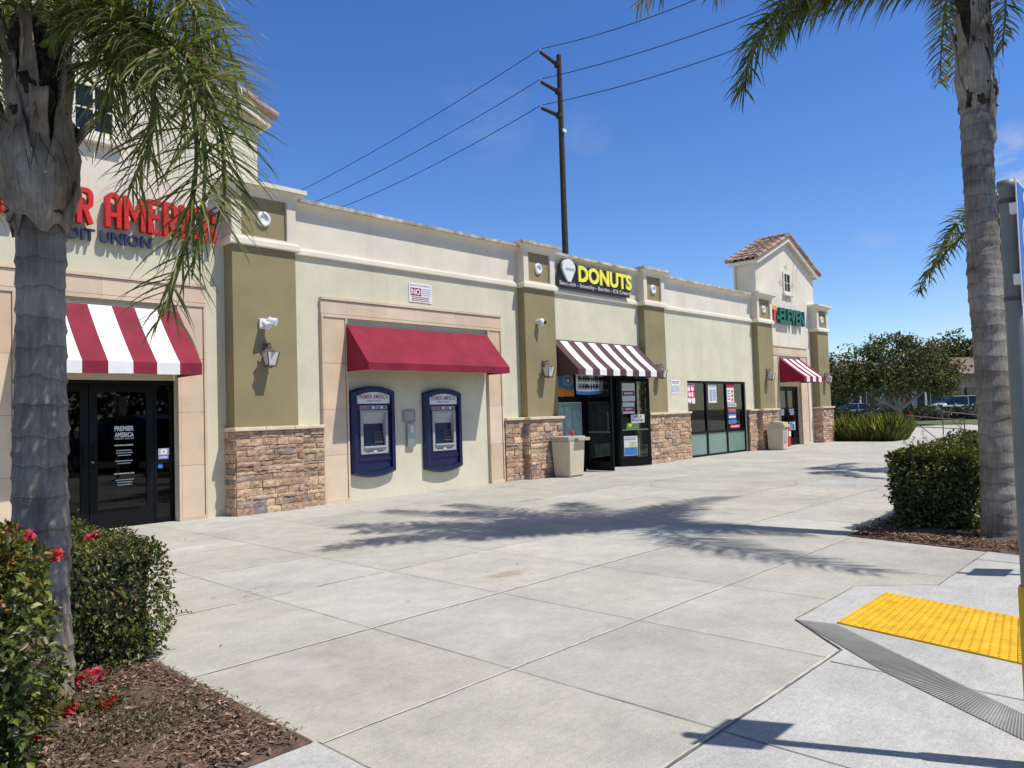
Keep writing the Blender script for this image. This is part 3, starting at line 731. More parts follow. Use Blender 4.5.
mb=MB(); mb.lathe([(.0,.0),(.02,.0),(.02,.02),(0,.02)],0,0,12); 
o=mb.build('door_lock',M['steel'],sf,local=True); o.location=(3.86-15+15,0,0)
o.matrix_local=Matrix.Translation((3.85,11.478,.95))@Matrix.Rotation(R(90),4,'X')
# donut shop front: fixed window, doorway with both leaves folded outwards, narrow sidelight
mb=MB(); y0,y1=11.38,11.44
bars(mb,[(13.68,13.74,0,2.36),(14.78,14.86,0,2.36),(16.21,16.27,0,2.36),(16.96,17.02,0,2.36),(13.74,14.78,2.29,2.36),(14.86,16.21,2.29,2.36),(16.27,16.96,2.29,2.36),(13.74,14.78,0,.12),(16.27,16.96,0,.12),(13.74,14.78,1.70,1.80),(16.27,16.96,.92,.97)],y0,y1)
df=mb.build('shop_window_frame',M['black'],B)
for a,b in ((13.735,14.785),(16.265,16.965)): mb=MB(); mb.box(a,b,11.407,11.413,.115,2.295); mb.build('glass',M['glass'],df)
def swung(hx,hy,length,ang,z1=2.27,side=1,label=None):
    """door leaf hinged at hx,hy; ang measured from +X towards -Y"""
    mb=MB(); st=.075
    bars(mb,[(0,st,.015,z1),(length-st,length,.015,z1),(st,length-st,z1-.08,z1),(st,length-st,.015,.24),],-.022,.022)
    d=mb.build('door',M['black'],B,local=True); d.location=Vector((hx,hy,0))-WL[B.name]; d.rotation_euler=(0,0,-ang)
    if label: d['label']=label
    mb=MB(); mb.box(st-.003,length-st+.003,-.003,.003,.235,z1-.078); mb.build('glass',M['glass'],d,local=True)
    mb=MB(); bars(mb,[(st,length-st,.93,.955)],-.035,-.02); mb.build('push_bar',M['steel'],d,local=True)
    mb=MB(); hxx=length-.18 if side>0 else .2; mb.tube([(hxx,.065,.98),(hxx,.065,1.42)],.013,8); mb.tube([(hxx,.065,1.01),(hxx,.02,1.01)],.009,6); mb.tube([(hxx,.065,1.39),(hxx,.02,1.39)],.009,6)
    mb.build('handle',M['steel'],d,local=True); return d
dl=swung(14.90,11.36,.76,R(88),label='black door leaf standing half open'); dr=swung(16.20,11.33,.88,R(31),label='black door leaf folded back against the pilaster')
# convenience store window: three lights over sea-green panels
mb=MB(); y0,y1=11.345,11.42; xs=[19.63,20.80,22.05,23.28]
bars(mb,[(19.63,23.28,2.19,2.26),(19.63,23.28,0,.06)],y0,y1); 
for x in xs: mb.box(max(19.631,x-.035),min(23.279,x+.035),y0-.006,y1,.06,2.19)
for a,b in zip(xs,xs[1:]): mb.box(a+.034,b-.034,y0,y1,.68,.75)
wf=mb.build('window',M['black'],B)
for a,b in zip(xs,xs[1:]):
    mb=MB(); mb.box(a+.03,b-.03,11.378,11.384,.74,2.195); mb.build('pane',M['glass'],wf)
    mb=MB(); mb.box(a+.03,b-.03,11.37,11.384,.055,.69); mb.build('spandrel_panel',M['spandrel'],wf)
# convenience store entrance
mb=MB(); y0,y1=11.47,11.53
bars(mb,[(25.96,26.02,0,2.14),(27.74,27.80,0,2.14),(26.02,27.74,2.07,2.14)],y0,y1); mb.build('entrance_frame',M['black'],B)
leaf(26.025,26.875,2.065,11.50,26.80,mats='tintglass',st=.06); leaf(26.885,27.735,2.065,11.50,26.96,mats='tintglass',st=.06)
# reveal jambs
for a,b in ((2.78,2.88),(5.031,5.1)): mb=MB(); mb.box(a,b,TY+.21,11.55,0,2.2); mb.build('door_jamb',M['cream'],B)

# ================================================================== AWNINGS
def awning(label,x0,x1,yw,yf,zt,zv,zb,nstripe,mats,name='awning',group=None,sw_=None):
    t=thing(name,label,'awning',((x0+x1)/2,yw,zb),group=group)
    mb=MB()
    for k in range(nstripe):
        sw=sw_ or (x1-x0)/nstripe; a=max(x0,x1-sw*(nstripe-k)); b=x1-sw*(nstripe-k-1); m=k%len(mats) if nstripe>1 else 0
        N=8; K=4 if nstripe>1 else 40; vs=[]; fs=[]; nb=max(2,round((x1-x0)/.9)); rib=(x1-x0)/nb
        for i in range(N+2):
            u=min(1,i/N)
            for q in range(K+1):
                x=a+(b-a)*q/K; sl_=abs(math.sin(PI*(x-x0)/rib)); wob=.006*mnoise.noise(Vector((x*3,u*4,zt)))
                if i<=N: vs.append((x,yw+(yf-yw)*u,zt+(zv-zt)*u-(.010+.020*sl_)*math.sin(PI*u)+wob*math.sin(PI*u)))
                else: vs.append((x,yf-.004+.008*sl_+.004*mnoise.noise(Vector((x*5,1,zb))),zb-.006*sl_))
        fs=[(i*(K+1)+q,i*(K+1)+q+1,(i+1)*(K+1)+q+1,(i+1)*(K+1)+q) for i in range(N+1) for q in range(K)]
        mb.add(vs,fs,m)
    c=mb.build('canopy_cloth',mats,t,recalc=False)
    s=c.modifiers.new('thickness','SOLIDIFY'); s.thickness=.006
    for x in (x0,x1):
        mb=MB(); mb.add([(x,yw,zt),(x,yf,zv),(x,yf,zb),(x,yw,zb)],[(0,1,2,3)]); c=mb.build('side_panel',mats[0],t,recalc=False); s=c.modifiers.new('thickness','SOLIDIFY'); s.thickness=.006
    mb=MB(); r=.014; e=.015
    P=[(x0+e,yw-.01,zt-e),(x1-e,yw-.01,zt-e)],[(x0+e,yf+e,zv-e),(x1-e,yf+e,zv-e)],[(x0+e,yf+e,zb+e),(x1-e,yf+e,zb+e)],[(x0+e,yw-.01,zb+e),(x0+e,yf+e,zb+e)],[(x1-e,yw-.01,zb+e),(x1-e,yf+e,zb+e)]
    for a,b in P: mb.tube([a,b],r,6)
    mb.tube([(x0,yw-.008,zt+.004),(x1,yw-.008,zt+.004)],.010,6)
    mb.build('frame',M['darkmetal'],t); return t
AY=TY-.075
awning('awning in broad crimson and white stripes over the credit union doors',2.96,4.97,AY,10.50,3.12,2.29,2.135,7,[M['redfab2'],M['whitefab']],sw_=.3086)
awning('plain crimson awning over the two blue cash machines',7.91,11.41,WY-.06,10.60,3.10,2.40,2.28,1,[M['redfab']])
awning('awning in brown and white stripes over the donut shop door',13.60,17.10,WY-.002,10.54,3.12,2.42,2.29,13,[M['brownfab'],M['whitefab']])
awning('small red and white striped awning at the far entrance',25.97,27.80,AY,10.46,3.10,2.43,2.26,7,[M['redfab'],M['whitefab']])

# ================================================================== CASH MACHINES
def arch(x0,x1,z0,z1,bulge,n=12):
    cx=(x0+x1)/2; hw=(x1-x0)/2; pts=[]
    for i in range(n+1): x=x0+(x1-x0)*i/n; pts.append((x,z0-bulge*(1-((x-cx)/hw)**2)))
    for i in range(n+1): x=x1-(x1-x0)*i/n; pts.append((x,z1+bulge*(1-((x-cx)/hw)**2)))
    return pts
def cash_machine(x,label):
    t=thing('cash_machine',label,'cash machine',(x,WY,.38),group='cash machines in the wall')
    w=.48; f=-.125                                  # local: y=0 wall, front at f
    def ring(mb,o,i,ya,yb,m):
        n=len(o); vs=[(p[0],ya,p[1]) for p in o]+[(p[0],yb,p[1]) for p in o]+[(p[0],ya,p[1]) for p in i]+[(p[0],yb,p[1]) for p in i]
        fs=[]
        for k in range(n):
            k2=(k+1)%n; fs+=[(k,k2,n+k2,n+k),(2*n+k,3*n+k,3*n+k2,2*n+k2),(k,2*n+k,2*n+k2,k2),(n+k,n+k2,3*n+k2,3*n+k)]
        mb.add(vs,fs,m)
    mb=MB(); out=arch(-w,w,.08,1.56,.085); mid=arch(-w+.03,w-.03,.11,1.53,.085); inn=arch(-w+.10,w-.10,.17,1.47,.07)
    n=len(out)
    vs=[(p[0],.0,p[1]) for p in out]+[(p[0],f+.05,p[1]) for p in out]+[(p[0],f,p[1]) for p in mid]+[(p[0],f,p[1]) for p in inn]+[(p[0],f+.05,p[1]) for p in inn]
    fs=[(r*n+k,r*n+(k+1)%n,(r+1)*n+(k+1)%n,(r+1)*n+k) for r in range(4) for k in range(n)]
    mb.add(vs,fs,0)
    # face plate with a hole for the fascia
    mb.prism(arch(-w+.101,w-.101,.171,1.469,.069),-.02,-.005)
    y=f+.05; X0,X1,Z0,Z1=-.30,.30,.42,1.30
    lo=[q for q in arch(-w+.102,w-.102,.172,.40,.068)][:13]; mb.prism(lo+[(w-.102,.40),(-w+.102,.40)],y-.002,y+.06)
    bars(mb,[(-w+.102,X0,.40,1.468),(X1,w-.102,.40,1.468),(X0,X1,Z1,1.468)],y,y+.06); bars(mb,[(X0,X1,.40,Z0)],y,y+.06)
    mb.prism([(-w+.102,1.467),(w-.102,1.467)]+[(q[0],q[1]) for q in arch(-w+.102,w-.102,1.3,1.467,.065) if q[1]>1.468],y,y+.06)
    mb.bbox(-.36,.36,y-.035,y,.30,.335,.01)
    mb.build('surround',M['navy'],t,local=True)
    # arched lit header, unlit by day
    mb=MB(); mb.prism([(-.36,1.33),(.36,1.33)]+[(q[0],q[1]) for q in arch(-.36,.36,1.2,1.485,.055) if q[1]>1.48],y-.016,y-.001)
    h=mb.build('header_panel',M['paper'],t,local=True)
    mb=MB(); text(mb,'PREMIER AMERICA',-.32,.32,1.415,1.495,y-.017,0,.012); text(mb,'CREDIT UNION',-.16,.16,1.365,1.393,y-.017,1,.01)
    mb.build('header_lettering',[M['inkmaroon'],M['inkdark']],h,recalc=False,local=True)
    mb=MB(); mb.box(-.30,.30,y-.012,y,1.225,1.292,0)
    cs=[1,2,1,3,4,1,2,4,3]
    for k in range(9): mb.box(-.285+.063*k,-.285+.063*k+(.05 if k!=5 else .03),y-.0135,y-.012,1.237,1.28,cs[k])
    mb.build('card_logo_strip',[M['lightgrey'],M['inkred'],M['inkblue'],M['inkdark'],M['paper']],t,local=True)
    # recessed fascia: bezel, sloping hood, screen, keypad, side cheek
    mb=MB(); bars(mb,[(-.30,-.245,.42,1.21),(.245,.30,.42,1.21),(-.245,.245,1.165,1.21),(-.245,.245,.42,.52)],y-.028,y+.05); mb.bbox(-.245,.245,y-.06,y+.02,.52,.56,.012)
    mb.build('bezel',M['silver'],t,local=True)
    mb=MB(); q=y+.068
    mb.add([(-.245,y+.0,1.165),(.245,y+.0,1.165),(.245,q,.92),(-.245,q,.92)],[(0,1,2,3)])
    mb.add([(.245,y,1.165),(.245,y,.56),(.245,q,.70),(.245,q,.92)],[(0,1,2,3)]); mb.add([(-.245,y,1.165),(-.245,y,.56),(-.245,q,.70),(-.245,q,.92)],[(0,1,2,3)])
    mb.build('hood',M['lightgrey'],t,recalc=False,local=True)
    mb=MB(); mb.add([(-.244,q-.001,.925),(.244,q-.001,.925),(.244,y+.02,.56),(-.244,y+.02,.56)],[(0,1,2,3)]); mb.build('screen',M['screen'],t,recalc=False,local=True)
    mb=MB()
    for r in range(4):
        for c in range(4):
            u=.15+.16*r; zz=.56+(.925-.56)*u; yy=y+.02+(q-y-.02)*u-.006; mb.box(.02+.05*c,.06+.05*c,yy-.012,yy,zz,zz+.03)
    mb.build('keypad',M['inkdark'],t,local=True)
    mb=MB(); bars(mb,[(-.2,-.05,.455,.475),(.06,.18,.455,.475)],y-.031,y-.02); bars(mb,[(-.02,.03,.45,.48)],y-.031,y-.02,1); mb.build('card_slots',[M['inkdark'],M['white']],t,local=True)
    return t
cm=cash_machine(8.44,'blue cash machine under the crimson awning, nearer the wall lantern')
dup(cm,(10.12,WY,.345),label='blue cash machine under the crimson awning, nearer the donut shop')
t=thing('card_reader_panel','grey steel panel with a card reader between the two cash machines','wall panel',(9.31,WY,.85))
mb=MB(); mb.bbox(9.16,9.46,11.275,11.30,1.35,1.58,.006); mb.build('cover_plate',M['beigetop'],t)
mb=MB(); bars(mb,[(9.175,9.445,1.365,1.37),(9.175,9.445,1.56,1.565),(9.175,9.18,1.365,1.565),(9.44,9.445,1.365,1.565)],11.272,11.276); mb.build('plate_seam',M['inkdark'],t)
mb=MB(); mb.bbox(9.23,9.42,11.24,11.30,.87,1.325,.01); mb.build('reader_box',M['steel'],t)
mb=MB(); mb.bbox(9.29,9.37,11.225,11.241,1.15,1.29,.006); mb.build('reader_window',M['frost'],t)

# ================================================================== LANTERNS, CAMERAS
def lantern(x,z,label):
    t=thing('wall_lantern',label,'wall lantern',(x,PY,z),group='wall lanterns on the pilasters')
    y=-.19
    mb=MB(); mb.bbox(-.045,.045,-.025,0,-.02,.27,.012); mb.tube(bez([(0,-.02,.12),(0,-.10,.10),(0,-.09,.33),(0,y,.28),(0,y,.20)],12),.011,8); mb.tube([(0,-.02,.22),(0,-.12,.245)],.008,6); mb.build('bracket',M['darkmetal'],t,local=True)
    mb=MB(); mb.lathe([(.0,.215),(.02,.21),(.028,.185),(.05,.165),(.05,.15),(.10,.125),(.155,.085),(.16,.075),(.0,.075)],0,y,4,smooth=False); mb.lathe([(0,.26),(.012,.25),(.018,.235),(.01,.22),(0,.21)],0,y,10); mb.build('roof_cap',M['darkmetal'],t,local=True)
    mb=MB(); a,b=.118,.072; zt,zb=.075,-.16
    c4=[(-1,-1),(1,-1),(1,1),(-1,1)]
    for sx,sy in c4: mb.tube([(sx*a,y+sy*a,zt),(sx*b,y+sy*b,zb)],.011,6)
    mb.box(-b-.012,b+.012,y-b-.012,y+b+.012,zb-.03,zb); mb.lathe([(.0,zb-.06),(.02,zb-.05),(.03,zb-.03),(0,zb-.03)],0,y,8)
    mb.build('cage',M['darkmetal'],t,local=True)
    mb=MB()
    for k in range(4):
        (p,q),(r,s)=c4[k],c4[(k+1)%4]; e=.93
        mb.add([(p*a*e,y+q*a*e,zt),(r*a*e,y+s*a*e,zt),(r*b*e,y+s*b*e,zb),(p*b*e,y+q*b*e,zb)],[(0,1,2,3)])
    mb.build('glass_panes',M['frost'],t,recalc=False,local=True); return t
L1=lantern(6.27,2.47,'bronze wall lantern under the white floodlight on the widest olive pilaster')
L1.scale=(.86,.86,.86)
for x,z,l in ((13.03,2.40,'bronze wall lantern between the crimson awning and the brown striped awning'),(17.74,2.44,'bronze wall lantern partly hidden behind the brown striped awning'),(24.47,2.47,'bronze wall lantern above the far litter bin'),(29.52,2.42,'bronze wall lantern at the far end of the building')): dup(L1,(x,PY,z),label=l)
FX=.05
t=thing('floodlight','white twin-head floodlight on the widest olive pilaster','floodlight',(6.2,PY,2.95))
mb=MB(); mb.bbox(6.16,6.28,11.05,11.10,2.90,3.06,.012); mb.tube([(6.23,11.06,3.0),(6.28,10.98,3.02)],.03,10); mb.build('mount',M['white'],t)
mb=MB()
for p,d in (((6.29,10.95,3.02),(.45,-.5,-.2)),((6.21,10.97,2.97),(.1,-.7,-.45))):
    p=Vector(p); d=Vector(d).normalized(); mb.tube([p-d*.05,p,p+d*.07,p+d*.10],[.03,.045,.06,.062],12)
mb.tube([(6.30,10.99,3.0),(6.30,10.99,3.09)],.022,10); mb.build('lamp_head',M['white'],t)
t=thing('security_camera','small white dome camera high on the pilaster beside the brown striped awning','camera',(12.83,PY,3.4))
mb=MB(); mb.tube([(12.88,11.10,3.45),(12.88,11.02,3.45)],.05,12); mb.lathe([(0,3.52),(.04,3.515),(.065,3.48),(.07,3.43),(.05,3.37),(0,3.345)],12.90,10.99,14); mb.build('dome_housing',M['white'],t)
mb=MB(); mb.tube([(12.93,10.93,3.43),(12.965,10.90,3.42)],.035,12); mb.build('lens',M['screen'],t)

# ================================================================== SIGNS ON THE FRONT
def ribbon(pts,w):
    L=[];Rr=[]
    for i,p in enumerate(pts):
        a=Vector(pts[max(i-1,0)]); b=Vector(pts[min(i+1,len(pts)-1)]); d=(b-a).normalized(); nrm=Vector((-d.y,d.x)); k=1.0
        if 0<i<len(pts)-1:
            d1=(Vector(p)-a).normalized(); k=1/max(.5,d1.dot(d))
        L.append(Vector(p)+nrm*w/2*k); Rr.append(Vector(p)-nrm*w/2*k)
    return L,Rr
def arcp(cx,cz,rx,rz,a0,a1,n=10): return [(cx+rx*math.cos(R(a0+(a1-a0)*i/n)),cz+rz*math.sin(R(a0+(a1-a0)*i/n))) for i in range(n+1)]
def stroke_letter(ch,W,H,w):
    h=w/2; x0,x1,z0,z1=h,W-h,h,H-h; zm=H*.45; rr=min((x1-x0)*.55,.07); up=[(x0,0)]+arcp(x0+rr,z1-rr,rr,rr,180,90)+arcp(x1-rr,z1-rr,rr,rr,90,0)
    bowl=[(x0,z1)]+arcp(x1-rr,z1-rr,rr,rr,90,0)+arcp(x1-rr,zm+rr,rr,rr,0,-90)+[(x0,zm)]
    return {'P':[[(x0,0),(x0,H)],bowl],'R':[[(x0,0),(x0,H)],bowl,[(x0+(x1-x0)*.45,zm),(x1,0)]],
     'E':[[(x0,0),(x0,H)],[(x0,z1),(W,z1)],[(x0,H*.5),(W*.9,H*.5)],[(x0,z0),(W,z0)]],
     'M':[[(x0,0),(x0,H-h*.3)],[(x0,z1),(W/2,H*.38),(x1,z1)],[(x1,0),(x1,H-h*.3)]],
     'I':[[(W/2,0),(W/2,H)]],'C':[[(x1,H*.68)]+arcp(x1-rr,z1-rr,rr,rr,0,90)+arcp(x0+rr,z1-rr,rr,rr,90,180)+arcp(x0+rr,z0+rr,rr,rr,180,270)+arcp(x1-rr,z0+rr,rr,rr,270,360)+[(x1,H*.32)]],
     'A':[up+[(x1,0)],[(x0,H*.36),(x1,H*.36)]]}[ch]
def stroke_sign(word,x,z,H,w,y,depth,mats,parent,WID):
    for ch in word:
        if ch==' ': x+=.12; continue
        W=WID.get(ch,.205); mb=MB()
        for k,st in enumerate(stroke_letter(ch,W,H,w)):
            L,Rr=ribbon(st,w); n=len(L); yf=y-depth-.0015*k; yb=y
            vs=[(x+p.x,yf,z+p.y) for p in L]+[(x+p.x,yf,z+p.y) for p in Rr]+[(x+p.x,yb,z+p.y) for p in L]+[(x+p.x,yb,z+p.y) for p in Rr]
            fs=[(i,i+1,n+i+1,n+i) for i in range(n-1)]; mb.add(vs,fs,0)
            fs=[(i,i+1,2*n+i+1,2*n+i) for i in range(n-1)]+[(n+i,n+i+1,3*n+i+1,3*n+i) for i in range(n-1)]+[(0,n,3*n,2*n),(n-1,2*n-1,4*n-1,3*n-1)]+[(2*n+i,2*n+i+1,3*n+i+1,3*n+i) for i in range(n-1)]
            mb.add(vs,fs,1)
        mb.build('letter',mats,parent); x+=W+.038
t=thing('raised_letter_sign','two-line raised sign, tall red letters over small navy ones on the near tower','sign',(3.84,TY,4.0))
stroke_sign('PREMIER AMERICA',2.24,4.18,.48,.062,TY-.05,.10,[M['red'],M['reddark']],t,{'M':.29,'I':.066,'E':.185})
letters('CREDIT UNION',3.12,4.60,3.965,4.125,TY-.04,.02,.06,[M['navyletter']],t)
def stripes(mb,x0,x1,z0,z1,y,n,m,rr,fill=.55):
    """rows of small print too fine to read"""
    h=(z1-z0)/n
    for i in range(n):
        a=x0
        while a<x1-.01:
            w=rr.uniform(.02,.09)*max(.3,(x1-x0)); b=min(a+w,x1); mb.box(a,b,y-.0008,y,z1-h*(i+fill+.2),z1-h*(i+.2),m); a=b+.012*max(.5,(x1-x0))
t=thing('donut_shop_sign','black box sign with fat yellow letters and a white cone over the donut shop','sign',(15.240,WY,4.3))
mb=MB(); mb.bbox(13.760,16.690,11.17,11.24,4.33,4.50,.008)
mb.prism([(13.800,4.50),(14.560,4.50),(14.590,4.80),(14.440,4.95),(14.090,4.97),(13.860,4.86)],11.19,11.238); mb.bbox(14.490,16.760,11.19,11.24,4.49,4.90,.01); mb.build('backing_box',M['signblack'],t)
letters('DONUTS',14.520,16.760,4.51,4.90,11.188,.035,.035,[M['yellow']],t)
mb=MB(); n=20; c=(14.130,4.79)
pts=[(c[0]+.24*math.cos(a),c[1]+.20*math.sin(a)) for a in np.linspace(-.25,PI+.25,n)]+[(14.000,4.58),(14.090,4.47),(14.190,4.47),(14.260,4.58)]
mb.prism(pts,11.13,11.188); ic=mb.build('white_cone',M['white'],t)
mb=MB(); stripes(mb,14.000,14.340,4.72,4.79,11.127,2,0,random.Random(4),.6); mb.build('cone_lettering',M['inkgrey'],ic,recalc=False)
mb=MB(); text(mb,'Sandwich - Smoothy - Burrito - ICE Cream',13.800,16.660,4.355,4.475,11.167,0,.022); mb.build('small_lettering',M['pinkish'],t,recalc=False)
t=thing('convenience_store_sign','green raised letters with a red and orange numeral on the far tower','sign',(26.700,TY,4.3))
mb=MB(); mb.prism([(25.360,4.86),(25.360,4.72),(25.720,4.72),(25.720,4.86)],TY-.17,TY-.05); mb.build('numeral_bar',M['orange'],t)
mb=MB(); mb.prism([(25.540,4.718),(25.720,4.718),(25.670,4.55),(25.640,4.30),(25.470,4.30),(25.500,4.55)],TY-.17,TY-.05); mb.build('numeral_stem',M['red'],t)
letters('-ELEVEN',25.800,28.200,4.30,4.84,TY-.05,.035,.11,[M['green']],t)
rr=random.Random(3)
t=thing('notice_board','white notice with a maroon NO block above the crimson awning','notice',(9.690,WY,3.65))
mb=MB(); mb.bbox(9.390,9.960,11.285,11.30,3.625,3.985,.003); mb.build('board',M['paper'],t)
mb=MB(); mb.box(9.425,9.690,11.2836,11.285,3.745,3.895,0); text(mb,'NO',9.445,9.670,3.765,3.878,11.283,1,.03); text(mb,'PRIVATE PROPERTY',9.420,9.930,3.925,3.96,11.2845,0,.01)
stripes(mb,9.710,9.940,3.75,3.90,11.2845,4,2,rr); stripes(mb,9.450,9.900,3.64,3.735,11.2845,3,0,rr); mb.build('print',[M['inkmaroon'],M['paper'],M['inkgrey']],t)
t=thing('wall_notice','white printed notice on the wall left of the green-panelled window','notice',(19.000,WY,1.9))
mb=MB(); mb.bbox(18.750,19.210,11.29,11.30,1.88,2.27,.002); mb.build('board',M['paper'],t)
mb=MB(); stripes(mb,18.910,19.190,1.91,2.12,11.289,5,0,rr); stripes(mb,18.780,19.170,2.16,2.24,11.289,2,2,rr); stripes(mb,18.770,18.880,1.92,2.10,11.289,3,1,rr); mb.build('print',[M['inkgrey'],M['inkpurple'],M['inkred']],t)
# posters in the convenience-store window
def poster(name,label,x0,x1,z0,z1,y,base,prints,cat='poster'):
    t=thing(name,label,cat,((x0+x1)/2,y,z0)); mb=MB(); mb.box(x0,x1,y-.002,y,z0,z1); mb.build('sheet',base,t)
    ms=[]; mb=MB()
    for qi,(kind,a,b,c,d,m,*s) in enumerate(prints):
        if m not in ms: ms.append(m)
        k=ms.index(m); e=.0006*qi; A,Bx,C,D=x0+(x1-x0)*a,x0+(x1-x0)*b,z0+(z1-z0)*c,z0+(z1-z0)*d
        if kind=='box': mb.box(A,Bx,y-.0030-e,y-.0022,C,D,k)
        elif kind=='txt': text(mb,s[0],A,Bx,C,D,y-.0032-e,k,.03)
        elif kind=='rows': stripes(mb,A,Bx,C,D,y-.0031-e,s[0],k,rr)
        elif kind=='disc':
            n=16; cx,cz,rx,rz=(A+Bx)/2,(C+D)/2,(Bx-A)/2,(D-C)/2; mb.add([(cx+rx*math.cos(2*PI*i/n),y-.0031-e,cz+rz*math.sin(2*PI*i/n)) for i in range(n)],[tuple(range(n))],k)
    mb.build('print',[M[q] for q in ms],t,recalc=False); return t
gy_=11.376
poster('window_poster','red and white price poster at the left of the green-panelled window',19.70,20.17,1.58,2.19,gy_,M['inkred'],[('box',0,1,.88,1,'paper'),('disc',.12,.42,.60,.84,'paper'),('disc',.52,.88,.62,.84,'paper'),('disc',.2,.5,.34,.56,'paper'),('box',.58,.8,.34,.56,'paper'),('disc',.1,.55,.05,.3,'paper'),('box',.6,.98,.02,.28,'paper'),('rows',.1,.9,.9,.98,'inkdark',1)])
poster('window_poster','white and pale blue poster in the middle of the green-panelled window',20.98,21.48,1.60,2.15,gy_,M['paper'],[('rows',.1,.9,.82,.95,'inkgrey',2),('box',.12,.45,.08,.75,'inkgrey'),('rows',.5,.92,.1,.75,'inkblue',6)])
poster('window_poster','red-topped white poster at the right of the green-panelled window',22.14,22.62,1.60,2.19,gy_,M['paper'],[('box',0,1,.78,1,'inkred'),('disc',.62,.9,.5,.68,'inkred'),('disc',.62,.9,.28,.45,'inkred'),('disc',.62,.9,.06,.22,'inkred'),('rows',.08,.5,.1,.7,'inkgrey',4)])
poster('window_sticker','grey and white strip below the red-topped poster in the window',22.18,22.75,1.46,1.58,gy_,M['paper'],[('rows',.05,.95,.1,.9,'inkdark',2)],'sticker')
poster('window_sticker','dull red sticker in the window of the convenience store',22.18,22.72,1.27,1.42,gy_,M['inkmaroon'],[('rows',.1,.9,.2,.8,'inkgrey',2)],'sticker')
poster('window_sticker','light blue sticker in the middle of the window stickers',22.20,22.70,1.08,1.24,gy_,M['inkblue'],[('box',.05,.95,.2,.6,'paper')],'sticker')
poster('window_sticker','blue and red sticker in the stack at the window right',22.20,22.72,.92,1.05,gy_,M['inkblue'],[('rows',.1,.9,.2,.8,'inkred',1)],'sticker')
poster('window_sticker','red sticker lowest in the stack at the window right',22.28,22.95,.78,.89,gy_,M['inkred'],[('rows',.1,.9,.2,.8,'paper',1)],'sticker')
# donut shop banners
t=thing('hanging_banner','white banner with brown and orange lettering under the brown striped awning','banner',(14.9,10.95,1.9))
mb=MB(); N=14; X0,X1=13.98,15.03
def sagz(u): return 1.86-.02*math.sin(PI*u*1.3)
vs=[]; 
for i in range(N+1):
    u=i/N; x=X0+(X1-X0)*u; y=10.92+.02*math.sin(u*9); vs+=[(x,y,2.36),(x,y,sagz(u)+.08),(x,y,sagz(u))]
mb.add(vs,[(3*i,3*i+3,3*i+4,3*i+1) for i in range(N)],0); mb.add(vs,[(3*i+1,3*i+4,3*i+5,3*i+2) for i in range(N)],1)
mb.build('cloth',[M['paper'],M['inkblue']],t,recalc=False)
mb=MB(); rb=random.Random(12)
for zz,hh,mm in ((2.15,.14,0),(1.97,.13,1)):
    x=X0+.06
    while x<X1-.12:
        w=rb.uniform(.05,.11); sl=rb.uniform(-.03,.03); mb.add([(x,10.894,zz),(x+w*.5,10.894,zz),(x+w*.5+sl,10.894,zz+hh),(x+sl,10.894,zz+hh)],[(0,1,2,3)],mm); mb.add([(x,10.8935,zz+hh*.4),(x+w*.95,10.8935,zz+hh*.35),(x+w*.9,10.8935,zz+hh*.62),(x,10.8935,zz+hh*.6)],[(0,1,2,3)],rb.choice((0,1))); x+=w+.015; mb.build('lettering',[M['inkorange'],mat('brown_ink',(.30,.12,.05),.6)],t,recalc=False)
poster('hanging_banner','orange and blue swirl banner in the donut shop window',13.74,14.46,1.82,2.36,11.374,M['inkblue'],[('box',0,.18,0,1,'inkorange'),('disc',.38,.98,.45,.98,'inkgrey'),('disc',.5,.86,.56,.88,'inkblue'),('disc',.05,.6,-.02,.4,'inkorange'),('box',.6,1,0,.3,'inkorange'),('disc',.6,.76,.62,.8,'paper')],'banner')
poster('menu_sheet','pale green drinks menu on the donut shop window glass',13.75,14.76,.30,1.68,11.404,M['paper'],[('box',.01,.99,.01,.99,'menugreen'),('box',.06,.30,.12,.90,'menupale'),('box',.38,.60,.30,.92,'menupale'),('box',.68,.94,.10,.84,'menupale')],'menu')
# signs on the folded-back leaf: children would move with it, so they take its turn
def on_leaf(d,name,label,x0,x1,z0,z1,base,prints,cat='poster'):
    t=poster(name,label,x0,x1,z0,z1,-.012,base,prints,cat); t.location=(0,0,0)
    for ch in t.children: ch.location=(0,0,0)
    t.location=d.matrix_basis.translation+WL[B.name]; t.rotation_euler=d.rotation_euler; return t
on_leaf(dr,'door_poster','green-white and maroon price sheet at the top of the folded-back shop door',.12,.47,1.68,2.15,M['paper'],[('box',.02,.98,.30,.58,'inkmaroon'),('rows',.1,.9,.65,.95,'paper',2),('rows',.15,.85,.33,.54,'paper',1),('rows',.1,.9,.05,.28,'paper',1)])
on_leaf(dr,'door_poster','green-white and maroon price sheet below the first on the folded-back shop door',.12,.45,1.36,1.65,M['paper'],[('box',.02,.98,.2,.62,'inkmaroon'),('rows',.1,.9,.68,.95,'paper',1),('rows',.2,.8,.25,.56,'paper',1)])
on_leaf(dr,'help_wanted_sign','grey HELP WANTED card on the folded-back shop door',.34,.72,1.12,1.33,M['paper'],[('txt',.2,.8,.56,.88,'inkdark','HELP'),('txt',.08,.92,.12,.44,'inkdark','WANTED')],'sign')
on_leaf(dr,'door_poster','yellow and green snack poster low on the folded-back shop door',.20,.52,.97,1.12,M['inkgreen'],[('disc',.1,.5,.4,.9,'yellow'),('rows',.5,.95,.2,.8,'inkmaroon',2)])
on_leaf(dr,'door_poster','blue and cream packet poster at the bottom of the folded-back shop door',.12,.50,.28,.78,M['paper'],[('box',.02,.98,.02,.42,'inkblue'),('box',.4,.9,.45,.7,'stonecap'),('rows',.05,.9,.78,.95,'inkgrey',2)])
